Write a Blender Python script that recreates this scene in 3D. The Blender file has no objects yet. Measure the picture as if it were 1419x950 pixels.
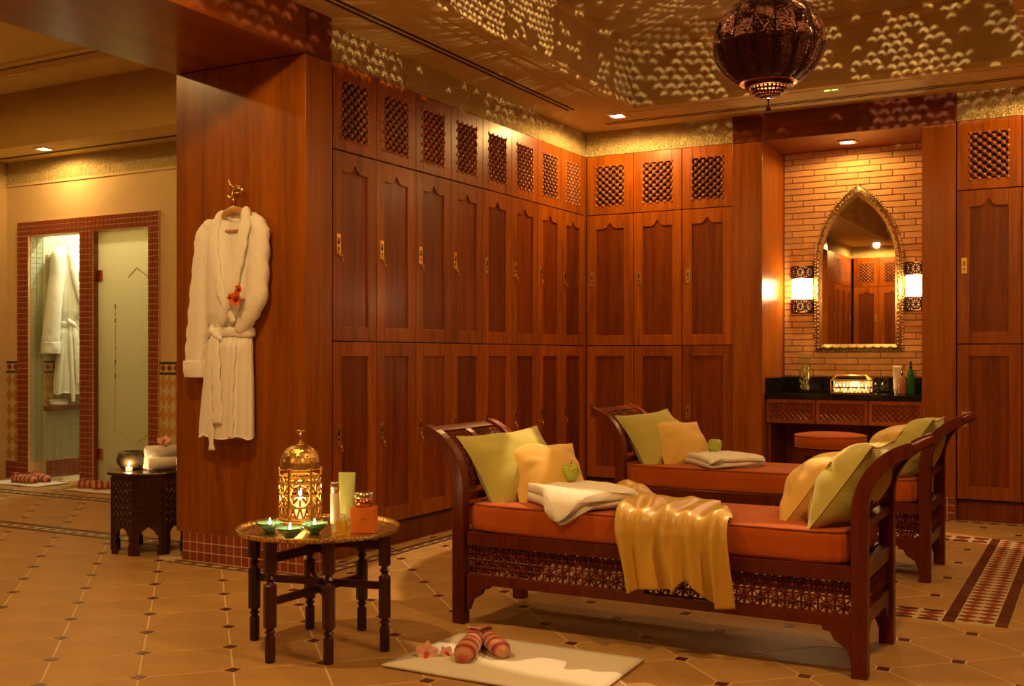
import bpy, math, random
from mathutils import Vector, Matrix
random.seed(7)
PI = math.pi
S = bpy.context.scene
COL = S.collection
# ---------------------------------------------------------------- camera
F, YAW, HZ, CX, CAMH = 1498.0, math.radians(28.744), 492.0, 709.5, 1.10
cam_d = bpy.data.cameras.new('camera'); cam = bpy.data.objects.new('camera', cam_d); COL.objects.link(cam)
cam.location = (0, 0, CAMH); cam.rotation_euler = (PI/2, 0, YAW)
cam_d.sensor_width = 36; cam_d.lens = F/1419*36; cam_d.shift_y = (HZ-475)/1419; cam_d.clip_start = 0.02
S.camera = cam
# ---------------------------------------------------------------- world and exposure
W = bpy.data.worlds.new('world'); S.world = W; W.use_nodes = True
W.node_tree.nodes['Background'].inputs[0].default_value = (1, .7, .4, 1)
W.node_tree.nodes['Background'].inputs[1].default_value = 0.02
S.view_settings.view_transform = 'Standard'; S.view_settings.look = 'None'
S.view_settings.gamma = 1; S.view_settings.use_curve_mapping = False
S.view_settings.exposure = 0.95
WARM = (1.0, .56, .17)
# lamp watts
P_DOWN, P_NICHE, P_PENDANT, P_SCONCE, P_SHOWER, P_LEFT = 44, 9, 150, 4, 52, 29
FW = (-math.sin(YAW), math.cos(YAW)); RT = (math.cos(YAW), math.sin(YAW))
def ray(px, py):
    a, b = (px-CX)/F, (HZ-py)/F
    return (FW[0]+RT[0]*a, FW[1]+RT[1]*a, b)
def gnd(px, py, z=0.0):
    d = ray(px, py); t = (z-CAMH)/d[2]; return Vector((d[0]*t, d[1]*t, z))
def ony(px, py, Y):
    d = ray(px, py); t = Y/d[1]; return Vector((d[0]*t, Y, CAMH+d[2]*t))
def proj(x, y, z):
    w = x*FW[0]+y*FW[1]
    return (CX+F*(x*RT[0]+y*RT[1])/w, HZ-F*(z-CAMH)/w, w) if w > .05 else (-9e9, -9e9, w)

# ---------------------------------------------------------------- mesh builder
class MB:
    def __init__(s): s.v = []; s.f = []
    def add(s, vs, fs):
        n = len(s.v); s.v += [tuple(p) for p in vs]; s.f += [tuple(i+n for i in f) for f in fs]; return s
    def box(s, x0, x1, y0, y1, z0, z1):
        return s.add([(x0,y0,z0),(x1,y0,z0),(x1,y1,z0),(x0,y1,z0),(x0,y0,z1),(x1,y0,z1),(x1,y1,z1),(x0,y1,z1)],
                     [(0,3,2,1),(4,5,6,7),(0,1,5,4),(1,2,6,5),(2,3,7,6),(3,0,4,7)])
    def prism(s, poly, axis, a, b):
        """poly: 2D points; axis 'y' -> (x,z) extruded in y; 'x' -> (y,z); 'z' -> (x,y)"""
        m = {'y': lambda p, t: (p[0], t, p[1]), 'x': lambda p, t: (t, p[0], p[1]), 'z': lambda p, t: (p[0], p[1], t)}[axis]
        n = len(poly)
        return s.add([m(p, a) for p in poly]+[m(p, b) for p in poly],
                     [tuple(range(n))[::-1], tuple(range(n, 2*n))]+[(i, (i+1) % n, n+(i+1) % n, n+i) for i in range(n)])
    def lathe(s, prof, n=24, c=(0,0,0), cap=True, sx=1, sy=1):
        vs = []; fs = []; m = len(prof)
        for r, z in prof:
            for k in range(n):
                a = 2*PI*k/n; vs.append((c[0]+r*math.cos(a)*sx, c[1]+r*math.sin(a)*sy, c[2]+z))
        for i in range(m-1):
            for k in range(n):
                k2 = (k+1) % n; fs.append((i*n+k, i*n+k2, (i+1)*n+k2, (i+1)*n+k))
        if cap:
            fs.append(tuple(range(n))[::-1]); fs.append(tuple((m-1)*n+k for k in range(n)))
        return s.add(vs, fs)
    def ball(s, c, r, n=8, m=5, sz=1):
        return s.lathe([(max(r*math.sin(PI*i/m), r*.02), -r*sz*math.cos(PI*i/m)) for i in range(m+1)], n, c)
    def tube(s, path, rad, n=8, closed=False, flat=None):
        """sweep circles (or ellipses: rad=(ra,rb), with flat = the direction of rb) along path"""
        P = [Vector(p) for p in path]; m = len(P); vs = []; fs = []
        up = Vector(flat) if flat else None; prevN = None
        for i, p in enumerate(P):
            if closed: t = P[(i+1) % m]-P[i-1]
            else: t = P[min(i+1, m-1)]-P[max(i-1, 0)]
            t.normalize()
            if up is not None:
                a = t.cross(up)
                a = a.normalized() if a.length > 1e-6 else Vector((1,0,0))
                b = a.cross(t).normalized()
            else:
                if prevN is None:
                    h = Vector((0,0,1)) if abs(t.z) < .9 else Vector((1,0,0))
                    a = t.cross(h).normalized()
                else:
                    a = prevN-t*prevN.dot(t); a.normalize()
                prevN = a; b = t.cross(a)
            r = rad[i] if isinstance(rad, list) else rad
            ra, rb = r if isinstance(r, tuple) else (r, r)
            for k in range(n):
                w = 2*PI*k/n; vs.append(p+a*(ra*math.cos(w))+b*(rb*math.sin(w)))
        for i in range(m if closed else m-1):
            j = (i+1) % m
            for k in range(n):
                k2 = (k+1) % n; fs.append((i*n+k, i*n+k2, j*n+k2, j*n+k))
        if not closed: fs += [tuple(range(n))[::-1], tuple((m-1)*n+k for k in range(n))]
        return s.add(vs, fs)
    def bar(s, a, b, r, n=4):
        return s.tube([a, b], r, n)
    def grid(s, fn, nu, nv, closeu=False):
        vs = [fn(i/nu, j/nv) for i in range(nu+(0 if closeu else 1)) for j in range(nv+1)]
        fs = []; q = nv+1; M = nu if closeu else nu
        for i in range(M):
            i2 = (i+1) % nu if closeu else i+1
            for j in range(nv): fs.append((i*q+j, i2*q+j, i2*q+j+1, i*q+j+1))
        return s.add(vs, fs)
    def merge(s, o, M=None):
        return s.add([(M @ Vector(p)) if M else p for p in o.v], o.f)
    def xf(s, M):
        s.v = [tuple(M @ Vector(p)) for p in s.v]; return s
    def mesh(s, name, mat, smooth=False):
        me = bpy.data.meshes.new(name); me.from_pydata(s.v, [], s.f); me.update()
        if mat: me.materials.append(mat)
        if smooth: me.polygons.foreach_set('use_smooth', [True]*len(me.polygons))
        return me
    def build(s, name, mat, parent=None, smooth=False, loc=None, bevel=0, seg=2, solid=0, sub=0, auto=None):
        o = bpy.data.objects.new(name, s.mesh(name, mat, smooth)); COL.objects.link(o)
        if parent: o.parent = parent
        if loc: o.location = loc
        if solid:
            m = o.modifiers.new('s', 'SOLIDIFY'); m.thickness = solid; m.offset = 0
        if bevel:
            m = o.modifiers.new('b', 'BEVEL'); m.width = bevel; m.segments = seg; m.limit_method = 'ANGLE'
        if sub:
            m = o.modifiers.new('u', 'SUBSURF'); m.levels = sub; m.render_levels = sub
        return o
def link(name, me, parent=None, loc=None, rz=0):
    o = bpy.data.objects.new(name, me); COL.objects.link(o)
    if parent: o.parent = parent
    if loc: o.location = loc
    if rz: o.rotation_euler = (0, 0, rz)
    return o
def tag(o, label, cat, group=None):
    o['label'] = label; o['category'] = cat
    if group: o['group'] = group
    return o
def thing(name, label, cat, loc=(0,0,0), rz=0, group=None, rot=None):
    o = bpy.data.objects.new(name, None); COL.objects.link(o); o.empty_display_size = .05
    o.location = loc; o.rotation_euler = rot if rot else (0, 0, rz)
    return tag(o, label, cat, group)
def struct(o): o['kind'] = 'structure'; return o
def stuff(o): o['kind'] = 'stuff'; return o
def copy_tree(o, parent=None):
    c = o.copy(); COL.objects.link(c); c.parent = parent
    for ch in list(o.children): copy_tree(ch, c)
    return c
def rotm(ax, a): return Matrix.Rotation(a, 4, ax)

# ---------------------------------------------------------------- materials
def new_mat(name):
    m = bpy.data.materials.new(name); m.use_nodes = True
    nt = m.node_tree; return m, nt, nt.nodes['Principled BSDF']
def setp(b, rough=.5, metal=0, spec=.5, coat=0, coat_r=.1, sheen=0, trans=0, ior=1.45):
    b.inputs['Roughness'].default_value = rough; b.inputs['Metallic'].default_value = metal
    b.inputs['Specular IOR Level'].default_value = spec; b.inputs['Coat Weight'].default_value = coat
    b.inputs['Coat Roughness'].default_value = coat_r; b.inputs['Sheen Weight'].default_value = sheen
    b.inputs['Transmission Weight'].default_value = trans; b.inputs['IOR'].default_value = ior
def N(nt, t, **k):
    n = nt.nodes.new(t)
    for a, v in k.items(): setattr(n, a, v)
    return n
def ramp(nt, src, stops):
    r = N(nt, 'ShaderNodeValToRGB'); e = r.color_ramp.elements
    while len(e) < len(stops): e.new(.5)
    for el, (p, c) in zip(e, stops): el.position = p; el.color = (*c, 1)
    nt.links.new(src, r.inputs[0]); return r.outputs[0]
def coords(nt, scale=(1,1,1), rot=(0,0,0), rnd=False, space='Object'):
    tc = N(nt, 'ShaderNodeTexCoord'); mp = N(nt, 'ShaderNodeMapping')
    mp.inputs['Scale'].default_value = scale; mp.inputs['Rotation'].default_value = rot
    nt.links.new(tc.outputs[space], mp.inputs[0])
    if rnd:
        oi = N(nt, 'ShaderNodeObjectInfo'); mu = N(nt, 'ShaderNodeMath', operation='MULTIPLY'); mu.inputs[1].default_value = 37
        nt.links.new(oi.outputs['Random'], mu.inputs[0]); nt.links.new(mu.outputs[0], mp.inputs['Location'])
    return mp.outputs[0]
def noise(nt, vec, scale, detail=4, rough=.55, dist=0):
    n = N(nt, 'ShaderNodeTexNoise'); n.inputs['Scale'].default_value = scale; n.inputs['Detail'].default_value = detail
    n.inputs['Roughness'].default_value = rough; n.inputs['Distortion'].default_value = dist
    if vec: nt.links.new(vec, n.inputs['Vector'])
    return n.outputs['Fac']
def bump(nt, b, src, st=.3, dist=.01):
    n = N(nt, 'ShaderNodeBump'); n.inputs['Strength'].default_value = st; n.inputs['Distance'].default_value = dist
    nt.links.new(src, n.inputs['Height']); nt.links.new(n.outputs[0], b.inputs['Normal'])
def mul_rand(nt, col, lo=.8, hi=1.15):
    oi = N(nt, 'ShaderNodeObjectInfo'); mr = N(nt, 'ShaderNodeMapRange')
    mr.inputs['To Min'].default_value = lo; mr.inputs['To Max'].default_value = hi
    nt.links.new(oi.outputs['Random'], mr.inputs['Value'])
    mx = N(nt, 'ShaderNodeVectorMath', operation='SCALE'); nt.links.new(col, mx.inputs[0]); nt.links.new(mr.outputs[0], mx.inputs['Scale'])
    return mx.outputs[0]
def wood(name, dark, light, grain='z', rough=.36, coat=.12, sc=1.0, rnd=True, var=(.75, 1.15)):
    m, nt, b = new_mat(name); setp(b, rough, coat=coat, coat_r=.2, spec=.28)
    s = {'z': (14, 14, .9), 'x': (.9, 14, 14), 'y': (14, .9, 14)}[grain]
    v = coords(nt, tuple(k*sc for k in s), rnd=rnd)
    n1 = noise(nt, v, 1.6, 6, .6, .6); n2 = noise(nt, v, 9, 3, .6)
    mx = N(nt, 'ShaderNodeMath', operation='MULTIPLY_ADD'); mx.inputs[1].default_value = .35
    nt.links.new(n2, mx.inputs[0]); nt.links.new(n1, mx.inputs[2])
    c = ramp(nt, mx.outputs[0], [(.38, dark), (.62, tuple((a+d)/2 for a, d in zip(dark, light))), (.92, light)])
    if rnd: c = mul_rand(nt, c, *var)
    nt.links.new(c, b.inputs['Base Color']); bump(nt, b, n2, .06, .003); return m
def plain(name, col, rough=.5, metal=0, var=0, nsc=20, bmp=0, rand=None, **k):
    m, nt, b = new_mat(name); setp(b, rough, metal, **k)
    if var or bmp:
        v = coords(nt); n = noise(nt, v, nsc)
        c = ramp(nt, n, [(.3, tuple(x*(1-var) for x in col)), (.7, tuple(min(1, x*(1+var)) for x in col))])
        if rand: c = mul_rand(nt, c, *rand)
        nt.links.new(c, b.inputs['Base Color'])
        if bmp: bump(nt, b, n, bmp, .004)
    elif rand:
        rg = N(nt, 'ShaderNodeRGB'); rg.outputs[0].default_value = (*col, 1)
        nt.links.new(mul_rand(nt, rg.outputs[0], *rand), b.inputs['Base Color'])
    else: b.inputs['Base Color'].default_value = (*col, 1)
    return m
def emit(name, col, st, base=(.8,.7,.5)):
    m, nt, b = new_mat(name); setp(b, .4)
    b.inputs['Base Color'].default_value = (*base, 1); b.inputs['Emission Color'].default_value = (*col, 1); b.inputs['Emission Strength'].default_value = st
    return m
def cloth(name, col, stripe=None, terry=0, sheen=.3, rough=.85, weave=260):
    m, nt, b = new_mat(name); setp(b, rough, spec=.2, sheen=sheen)
    v = coords(nt)
    if terry:
        n = noise(nt, v, 150, 3, .7); c = ramp(nt, n, [(.3, tuple(x*.86 for x in col)), (.7, col)])
        nt.links.new(c, b.inputs['Base Color']); bump(nt, b, n, .55, .006)
    elif stripe:
        w = N(nt, 'ShaderNodeTexWave'); w.inputs['Scale'].default_value = stripe[1]; w.bands_direction = stripe[2]; w.inputs['Distortion'].default_value = .4
        nt.links.new(v, w.inputs['Vector']); c = ramp(nt, w.outputs['Fac'], [(.35, col), (.65, stripe[0])])
        nt.links.new(c, b.inputs['Base Color']); bump(nt, b, w.outputs['Fac'], .25, .002)
    else:
        n = noise(nt, v, 6, 4); n2 = noise(nt, v, weave, 2)
        c = ramp(nt, n, [(.3, tuple(x*.88 for x in col)), (.7, tuple(min(1, x*1.06) for x in col))])
        nt.links.new(c, b.inputs['Base Color']); bump(nt, b, n2, .2, .002)
    return m
def frieze_mat(name, col):
    m, nt, b = new_mat(name); setp(b, .75, spec=.2)
    hs = []
    for r in (PI/4, -PI/4, PI/4*.0):
        v = coords(nt, (1,1,1), (r, r, r) if r else (0,0,0))
        w = N(nt, 'ShaderNodeTexVoronoi'); w.feature = 'DISTANCE_TO_EDGE'; w.inputs['Scale'].default_value = 34 if r else 60
        w.inputs['Randomness'].default_value = .25 if r else .5
        nt.links.new(v, w.inputs['Vector']); hs.append(w.outputs['Distance'])
    mn = N(nt, 'ShaderNodeMath', operation='MINIMUM'); nt.links.new(hs[0], mn.inputs[0]); nt.links.new(hs[2], mn.inputs[1])
    r = N(nt, 'ShaderNodeMapRange'); r.inputs['From Max'].default_value = .16; nt.links.new(mn.outputs[0], r.inputs['Value'])
    b.inputs['Base Color'].default_value = (*col, 1); bump(nt, b, r.outputs[0], .9, .012); return m
def glass_thin(name, tint=(.92,.97,.93), alpha=.06, rough=.02):
    m, nt, b = new_mat(name); setp(b, rough); b.inputs['Base Color'].default_value = (*tint, 1)
    t = N(nt, 'ShaderNodeBsdfTransparent'); t.inputs[0].default_value = (*tint, 1)
    g = N(nt, 'ShaderNodeBsdfGlossy'); g.inputs['Roughness'].default_value = rough
    mx = N(nt, 'ShaderNodeMixShader'); mx.inputs[0].default_value = alpha
    nt.links.new(t.outputs[0], mx.inputs[1]); nt.links.new(g.outputs[0], mx.inputs[2])
    nt.links.new(mx.outputs[0], nt.nodes['Material Output'].inputs[0]); return m
def frosted(name, col, thru=.35):
    m, nt, b = new_mat(name)
    d = N(nt, 'ShaderNodeBsdfTranslucent'); d.inputs[0].default_value = (*col, 1)
    g = N(nt, 'ShaderNodeBsdfDiffuse'); g.inputs[0].default_value = (*col, 1)
    t = N(nt, 'ShaderNodeBsdfTransparent'); t.inputs[0].default_value = (*col, 1)
    m1 = N(nt, 'ShaderNodeMixShader'); m1.inputs[0].default_value = .3
    nt.links.new(d.outputs[0], m1.inputs[1]); nt.links.new(g.outputs[0], m1.inputs[2])
    m2 = N(nt, 'ShaderNodeMixShader'); m2.inputs[0].default_value = thru
    nt.links.new(m1.outputs[0], m2.inputs[1]); nt.links.new(t.outputs[0], m2.inputs[2])
    nt.links.new(m2.outputs[0], nt.nodes['Material Output'].inputs[0]); return m

M = {}
RED1, RED2 = (.085, .014, .004), (.27, .068, .014)
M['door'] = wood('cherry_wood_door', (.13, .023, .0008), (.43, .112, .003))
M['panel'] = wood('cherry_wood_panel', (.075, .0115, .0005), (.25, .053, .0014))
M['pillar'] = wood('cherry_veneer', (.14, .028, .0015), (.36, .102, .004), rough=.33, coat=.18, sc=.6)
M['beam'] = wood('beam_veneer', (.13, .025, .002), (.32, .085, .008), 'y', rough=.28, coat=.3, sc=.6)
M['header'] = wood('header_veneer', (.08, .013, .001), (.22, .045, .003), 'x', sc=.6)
M['dark'] = plain('dark_recess', (.03, .008, .004), .7)
M['bead'] = wood('lattice_bead_wood', (.16, .04, .012), (.42, .15, .05), rough=.25, coat=.6)
M['bench'] = wood('mahogany', (.062, .008, .002), (.16, .023, .004), rough=.38, coat=.2)
M['table'] = wood('dark_table_wood', (.022, .005, .003), (.065, .014, .006), rough=.3, coat=.4)
M['brass'] = plain('brass', (.80, .52, .16), .28, 1, .15, 60, .05)
M['old_brass'] = plain('antique_brass', (.50, .32, .11), .35, 1, .3, 40, .1)
M['bronze'] = plain('dark_bronze', (.075, .028, .016), .30, 1, .35, 70, .1)
M['cream'] = plain('cream_plaster', (.62, .47, .25), .8, 0, .04, 6, .03, spec=.2)
M['ceil'] = plain('ceiling_plaster', (.62, .48, .21), .7, 0, .05, 3, .02, spec=.25)
M['coffer'] = plain('coffer_plaster', (.52, .41, .20), .6, 0, .12, 5, .05, spec=.3)
M['frieze'] = frieze_mat('carved_plaster', (.66, .52, .24))
M['tile'] = plain('terracotta_tile', (.42, .245, .088), .45, 0, .12, 4, .015, rand=(.92, 1.06), spec=.22)
M['tilebase'] = plain('grout', (.62, .44, .25), .7)
M['insert'] = plain('red_brown_insert', (.095, .024, .009), .3, rand=(.8, 1.2))
M['redtile'] = plain('red_glazed_tile', (.25, .050, .018), .28, 0, .15, 30, .02, rand=(.75, 1.2))
M['redgrout'] = plain('pale_red_grout', (.66, .44, .26), .8)
M['creamtile'] = plain('cream_mosaic', (.55, .45, .28), .35)
M['ochre'] = plain('ochre_mosaic', (.45, .24, .045), .35, rand=(.8, 1.15))
M['blacktile'] = plain('dark_border_tile', (.05, .03, .02), .3)
M['brick'] = plain('sand_brick', (.66, .36, .14), .85, 0, .12, 25, .25, rand=(.88, 1.08), spec=.2)
M['mortar'] = plain('mortar', (.36, .21, .10), .9)
M['granite'] = plain('black_granite', (.012, .012, .010), .06, 0, .4, 120)
M['mirror'] = plain('mirror_glass', (.86, .84, .78), .012, 1)
M['gilt'] = plain('gilt_frame', (.42, .30, .12), .34, 1, .45, 90, .3)
M['rust'] = cloth('rust_fabric', (.44, .088, .006), sheen=.15)
M['green'] = cloth('green_ribbed', (.42, .38, .09), ((.52, .48, .14), 42, 'Y'))
M['yellow'] = cloth('yellow_silk', (.72, .48, .13), sheen=.3, rough=.6)
M['terry'] = cloth('white_terry', (.90, .88, .86), terry=1)
M['robe'] = cloth('robe_terry', (.90, .88, .86), terry=1)
M['gold'] = cloth('gold_satin', (.56, .34, .05), sheen=.1, rough=.38)
M['gold'].node_tree.nodes['Principled BSDF'].inputs['Specular IOR Level'].default_value = .6
M['mat'] = cloth('white_mat', (.84, .80, .72), terry=1)
M['apple'] = plain('green_apple', (.36, .46, .04), .25, 0, .15, 8, 0, coat=.3)
M['stem'] = plain('apple_stem', (.08, .04, .01), .7)
M['pink'] = plain('orchid_petal', (.72, .36, .30), .6, 0, .2, 15)
M['orange_petal'] = plain('orange_petal', (.62, .11, .015), .6, 0, .4, 60)
M['dkred'] = plain('dark_red_petal', (.16, .01, .005), .6)
M['flame'] = emit('flame', (1, .75, .3), 35)
M['wax'] = emit('wax', (1, .6, .2), .6, (.9, .8, .6))
M['greenglass'] = plain('green_ceramic', (.07, .17, .10), .2, 0, .2, 30, coat=.4)
M['downlens'] = emit('downlight_lens', (1, .78, .45), 22)
M['whitetrim'] = plain('white_trim', (.8, .66, .42), .5)
M['shade'] = emit('lit_sconce_shade', (1, .72, .38), 5.5)
M['holeshade'] = plain('dark_hole_shade', (.02, .012, .006), .8)  # near-black stands in for the shade inside slots and keyholes
M['hanger'] = wood('hanger_wood', (.35, .16, .05), (.58, .32, .12), 'x', rnd=False)
M['glass'] = glass_thin('clear_glass')
M['frost'] = frosted('frosted_glass', (.80, .80, .62), .30)
M['mosaic'] = plain('grey_green_mosaic', (.40, .41, .31), .35, rand=(.85, 1.1))
M['mosgrout'] = plain('pale_mosaic_grout', (.56, .55, .44), .8)
M['led'] = emit('green_led', (.35, .9, .1), 1.6)
M['clay'] = plain('dark_clay', (.06, .045, .025), .35, 0, .3, 12, .1)
M['orangebox'] = plain('orange_card', (.62, .17, .02), .5)
M['silver'] = plain('brushed_silver', (.75, .70, .60), .25, 1)
M['tubegreen'] = plain('pale_green_tube', (.42, .46, .16), .35, coat=.3)
M['tubewhite'] = plain('white_tube', (.74, .68, .50), .35, coat=.3)
M['amber'] = plain('amber_perfume', (.85, .55, .06), .08, trans=.7)
M['clearcap'] = plain('clear_cap', (.9, .85, .7), .08, trans=.8)
M['greenbottle'] = plain('green_bottle', (.05, .32, .08), .1, trans=.55, coat=.5)
M['pinkliquid'] = plain('pink_lotion', (.60, .26, .14), .15, trans=.3, coat=.4)
M['blackcap'] = plain('black_cap', (.02, .015, .012), .3)
M['rose'] = plain('copper_lid', (.60, .25, .13), .25, 1)
def striped_knit(name):
    m, nt, b = new_mat(name); setp(b, .9, spec=.15, sheen=.3)
    v = coords(nt); w = N(nt, 'ShaderNodeTexWave'); w.bands_direction = 'X'; w.inputs['Scale'].default_value = 7.0; w.inputs['Distortion'].default_value = .8
    nt.links.new(v, w.inputs['Vector'])
    c = ramp(nt, w.outputs['Fac'], [(.0, (.16,.035,.02)), (.28, (.48,.09,.06)), (.62, (.60,.15,.11)), (.86, (.50,.28,.15))])
    nt.links.new(c, b.inputs['Base Color']); bump(nt, b, noise(nt, v, 220, 2), .4, .003); return m
M['knit'] = striped_knit('striped_pink_knit')
def tray_mat():
    m, nt, b = new_mat('engraved_brass'); setp(b, .30, 1)
    v = coords(nt); w = N(nt, 'ShaderNodeTexVoronoi'); w.feature = 'DISTANCE_TO_EDGE'; w.inputs['Scale'].default_value = 55; nt.links.new(v, w.inputs['Vector'])
    c = ramp(nt, w.outputs['Distance'], [(.02, (.22,.12,.03)), (.12, (.85,.60,.22))])
    nt.links.new(c, b.inputs['Base Color']); bump(nt, b, w.outputs['Distance'], .5, .004); return m
M['tray'] = tray_mat()

# ---------------------------------------------------------------- room numbers
XL, YB, XR, YR = -3.58, 7.74, 0.33, -1.30         # locker faces: left, back; right wall, rear locker faces
ZTOP, ZC, ZCOF = 2.655, 2.845, 3.26               # locker top, soffit, coffer
PX0, PX1, PY = -4.40, -3.51, 4.25                 # wooden pillar
NX0, NX1, NY = -2.172, -1.082, 8.33               # niche
YS, XLL, XCELL = 6.37, -8.70, -8.37               # shower wall, far left wall, shower cell left wall
CO = (-2.92, -.38, -.55, 7.10)                    # coffer rectangle
def sbox(name, x0, x1, y0, y1, z0, z1, m, bevel=0):
    return struct(MB().box(x0, x1, y0, y1, z0, z1).build(name, m, bevel=bevel))

# ---------------------------------------------------------------- floor
floor = struct(MB().box(-8.9, .5, -1.9, 8.5, -.12, -.0012).build('floor', M['tilebase']))
C45 = math.sqrt(.5); U0, V0, TP = .1217, 5.4733, .3133
INS = .045
def octa():
    h = TP/2-.0032; c = INS/2*math.sqrt(2)*.5+.0012; c = INS*.5*math.sqrt(2)
    pts = [(h-c, -h), (h, -h+c), (h, h-c), (h-c, h), (-h+c, h), (-h, h-c), (-h, -h+c), (-h+c, -h)]
    pts = pts[1:]+pts[:1]
    R = lambda p, k: ((p[0]*k-p[1]*k)*C45, (p[0]*k+p[1]*k)*C45)
    b = MB(); n = 8
    vs = [(*R(p, 1), -.015) for p in pts]+[(*R(p, 1), -.0015) for p in pts]+[(*R(p, .988), 0) for p in pts]
    fs = [tuple(16+i for i in range(8))]
    for L in (0, 8):
        for i in range(8): fs.append((L+i, L+(i+1) % 8, L+8+(i+1) % 8, L+8+i))
    return b.add(vs, fs)
oct_b = octa(); h = INS/2-.0015
ins_b = MB().box(-h, h, -h, h, -.015, .0003)
oct_me = oct_b.mesh('floor_tile', M['tile']); ins_me = ins_b.mesh('floor_insert', M['insert'])
def floor_ok(x, y):
    if -3.72 < x < XR+.1 and YR-.1 < y < YB+.15: return True
    if NX0 < x < NX1 and YB < y < 8.4: return True
    return XLL-.1 < x <= -3.72 and YR-.1 < y < YS+.1 and not (x > PX0-.05 and (y > PY+.12 or y < .9))
cand_t, cand_i = [], []
for i in range(-30, 40):
    for j in range(-30, 40):
        for lst, o in ((cand_t, .5), (cand_i, 0)):
            u, v = U0+(i+o)*TP, V0+(j+o)*TP; x, y = (u-v)*C45, (u+v)*C45
            if not floor_ok(x, y): continue
            px, py, w = proj(x, y, 0)
            vis = -60 < px < 1480 and py < 1010 and w > .5
            lst.append((0 if vis else 1, w, x, y))
for lst, me, b, nm in ((cand_t, oct_me, oct_b, 'floor_tile'), (cand_i, ins_me, ins_b, 'floor_insert')):
    lst.sort(); rest = MB()
    for k, (hid, w, x, y) in enumerate(lst):
        if k < 295 and not hid: link(nm, me, floor, (x, y, 0))
        else: rest.add([(p[0]+x, p[1]+y, p[2]) for p in b.v], b.f)
    stuff(rest.build('far_'+nm+'s', me.materials[0], floor))
# thin border bands: two red-brown lines of small strips with a pale strip between
def line_band(x0, x1, y0, y1, along):
    base = MB().box(x0, x1, y0, y1, -.01, .0016).build('border_band', M['creamtile'], floor)
    a0, a1, c0, c1 = (x0, x1, y0, y1) if along == 'x' else (y0, y1, x0, x1)
    wd = c1-c0; n = max(1, int((a1-a0)/.10)); st = (a1-a0)/n; b = MB()
    for k in range(n):
        for (q0, q1, off) in ((c0+.004, c0+wd*.3, 0), (c1-wd*.3, c1-.004, .5)):
            s0, s1 = a0+k*st+.004, a0+(k+1)*st-.004
            if along == 'x': b.box(s0, s1, q0, q1, 0, .0026)
            else: b.box(q0, q1, s0, s1, 0, .0026)
        s0 = a0+(k+.5)*st; c = (c0+c1)/2
        d = [(s0-.035, c), (s0, c-wd*.13), (s0+.035, c), (s0, c+wd*.13)]
        if along == 'y': d = [(q, p) for p, q in d][::-1]
        b.prism(d, 'z', 0, .0026)
    stuff(b.build('border_strips', M['insert'], base))
line_band(PX0+.02, PX1+.12, PY-.10, PY-.015, 'x')
line_band(-3.515, -3.415, PY-.1, 7.64, 'y')
line_band(-3.515, XR, 7.64, 7.72, 'x')
line_band(-8.6, -4.45, 4.49, 4.67, 'x')
line_band(-8.6, -4.45, 5.62, 5.78, 'x')
# mosaic frame on the floor round the far bench
def dia(dx, dy):
    return MB().prism([(-dx, 0), (0, -dy), (dx, 0), (0, dy)], 'z', 0, .0032).mesh('diamond_tile', M['redtile'])
def brickstrip(lx, ly): return MB().box(-lx, lx, -ly, ly, 0, .0032).mesh('edge_tile', M['insert'])
FX0, FX1, FY0, FY1 = -2.92, -.34, 4.77, 7.05
d_v = dia(.036, .030); d_h = dia(.048, .030); e_v = brickstrip(.024, .048); e_h = brickstrip(.040, .012)
for sx in (0, 1):
    x0 = FX1-.255 if sx else FX0; x1 = FX1 if sx else FX0+.255
    band = MB().box(x0, x1, FY0, FY1, -.01, .002).build('mosaic_band', M['creamtile'], floor)
    n = 31; y0, y1 = FY0+.03, FY1-.03; st = (y1-y0)/n
    for k in range(n):
        for c in (-.037, .037): link('diamond_tile', d_v, band, ((x0+x1)/2+c, y0+(k+.5)*st, .001))
    n = 22; st = (FY1-FY0)/n
    for k in range(n):
        for c in (x0+.027, x1-.027): link('edge_tile', e_v, band, (c, FY0+(k+.5)*st, .001))
for (y0, y1) in ((FY0, FY0+.20), (FY1-.18, FY1)):
    band = MB().box(FX0+.255, FX1-.255, y0, y1, -.01, .002).build('mosaic_band', M['creamtile'], floor)
    xa, xb = FX0+.26, FX1-.255; n = 20; st = (xb-xa)/n; c = (y0+y1)/2
    for k in range(n):
        for o in (-.034, .034): link('diamond_tile', d_h, band, (xa+(k+.5)*st, c+o, .001))
        for o in (y0+.016, y1-.016): link('edge_tile', e_h, band, (xa+(k+.5)*st, o, .001))

# ---------------------------------------------------------------- shell
sbox('wall_left', -4.40, -4.05, PY+.22, 8.5, 0, 3.4, M['cream'])
sbox('wall_frieze_left', -4.05, XL-.006, PY+.21, YB, ZTOP+.004, 3.0, M['frieze'])
sbox('wall_back', -4.05, .6, 8.46, 8.7, 0, 3.4, M['cream'])
sbox('wall_frieze_back_left', XL-.006, -2.392, YB+.004, 8.46, ZTOP+.004, 3.0, M['frieze'])
sbox('wall_frieze_back_right', -.868, XR, YB+.004, 8.46, ZTOP+.004, 3.0, M['frieze'])
sbox('wall_right', XR, XR+.15, -1.9, 8.46, 0, ZTOP, M['panel'])
sbox('wall_right_upper', XR+.001, XR+.15, -1.9, 8.46, ZTOP, 3.4, M['frieze'])
sbox('wall_rear', -8.9, XR+.15, -2.0, -1.78, 0, 3.4, M['cream'])
sbox('wall_frieze_rear', -4.05, XR, -1.77, YR-.004, ZTOP+.004, 3.0, M['frieze'])
sbox('wall_frieze_left_rear', -4.05, XL-.004, YR, .35, ZTOP+.004, 3.0, M['frieze'])
sbox('wall_rear_side', -4.40, -4.05, -1.77, .35, 0, 3.4, M['cream'])
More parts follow.
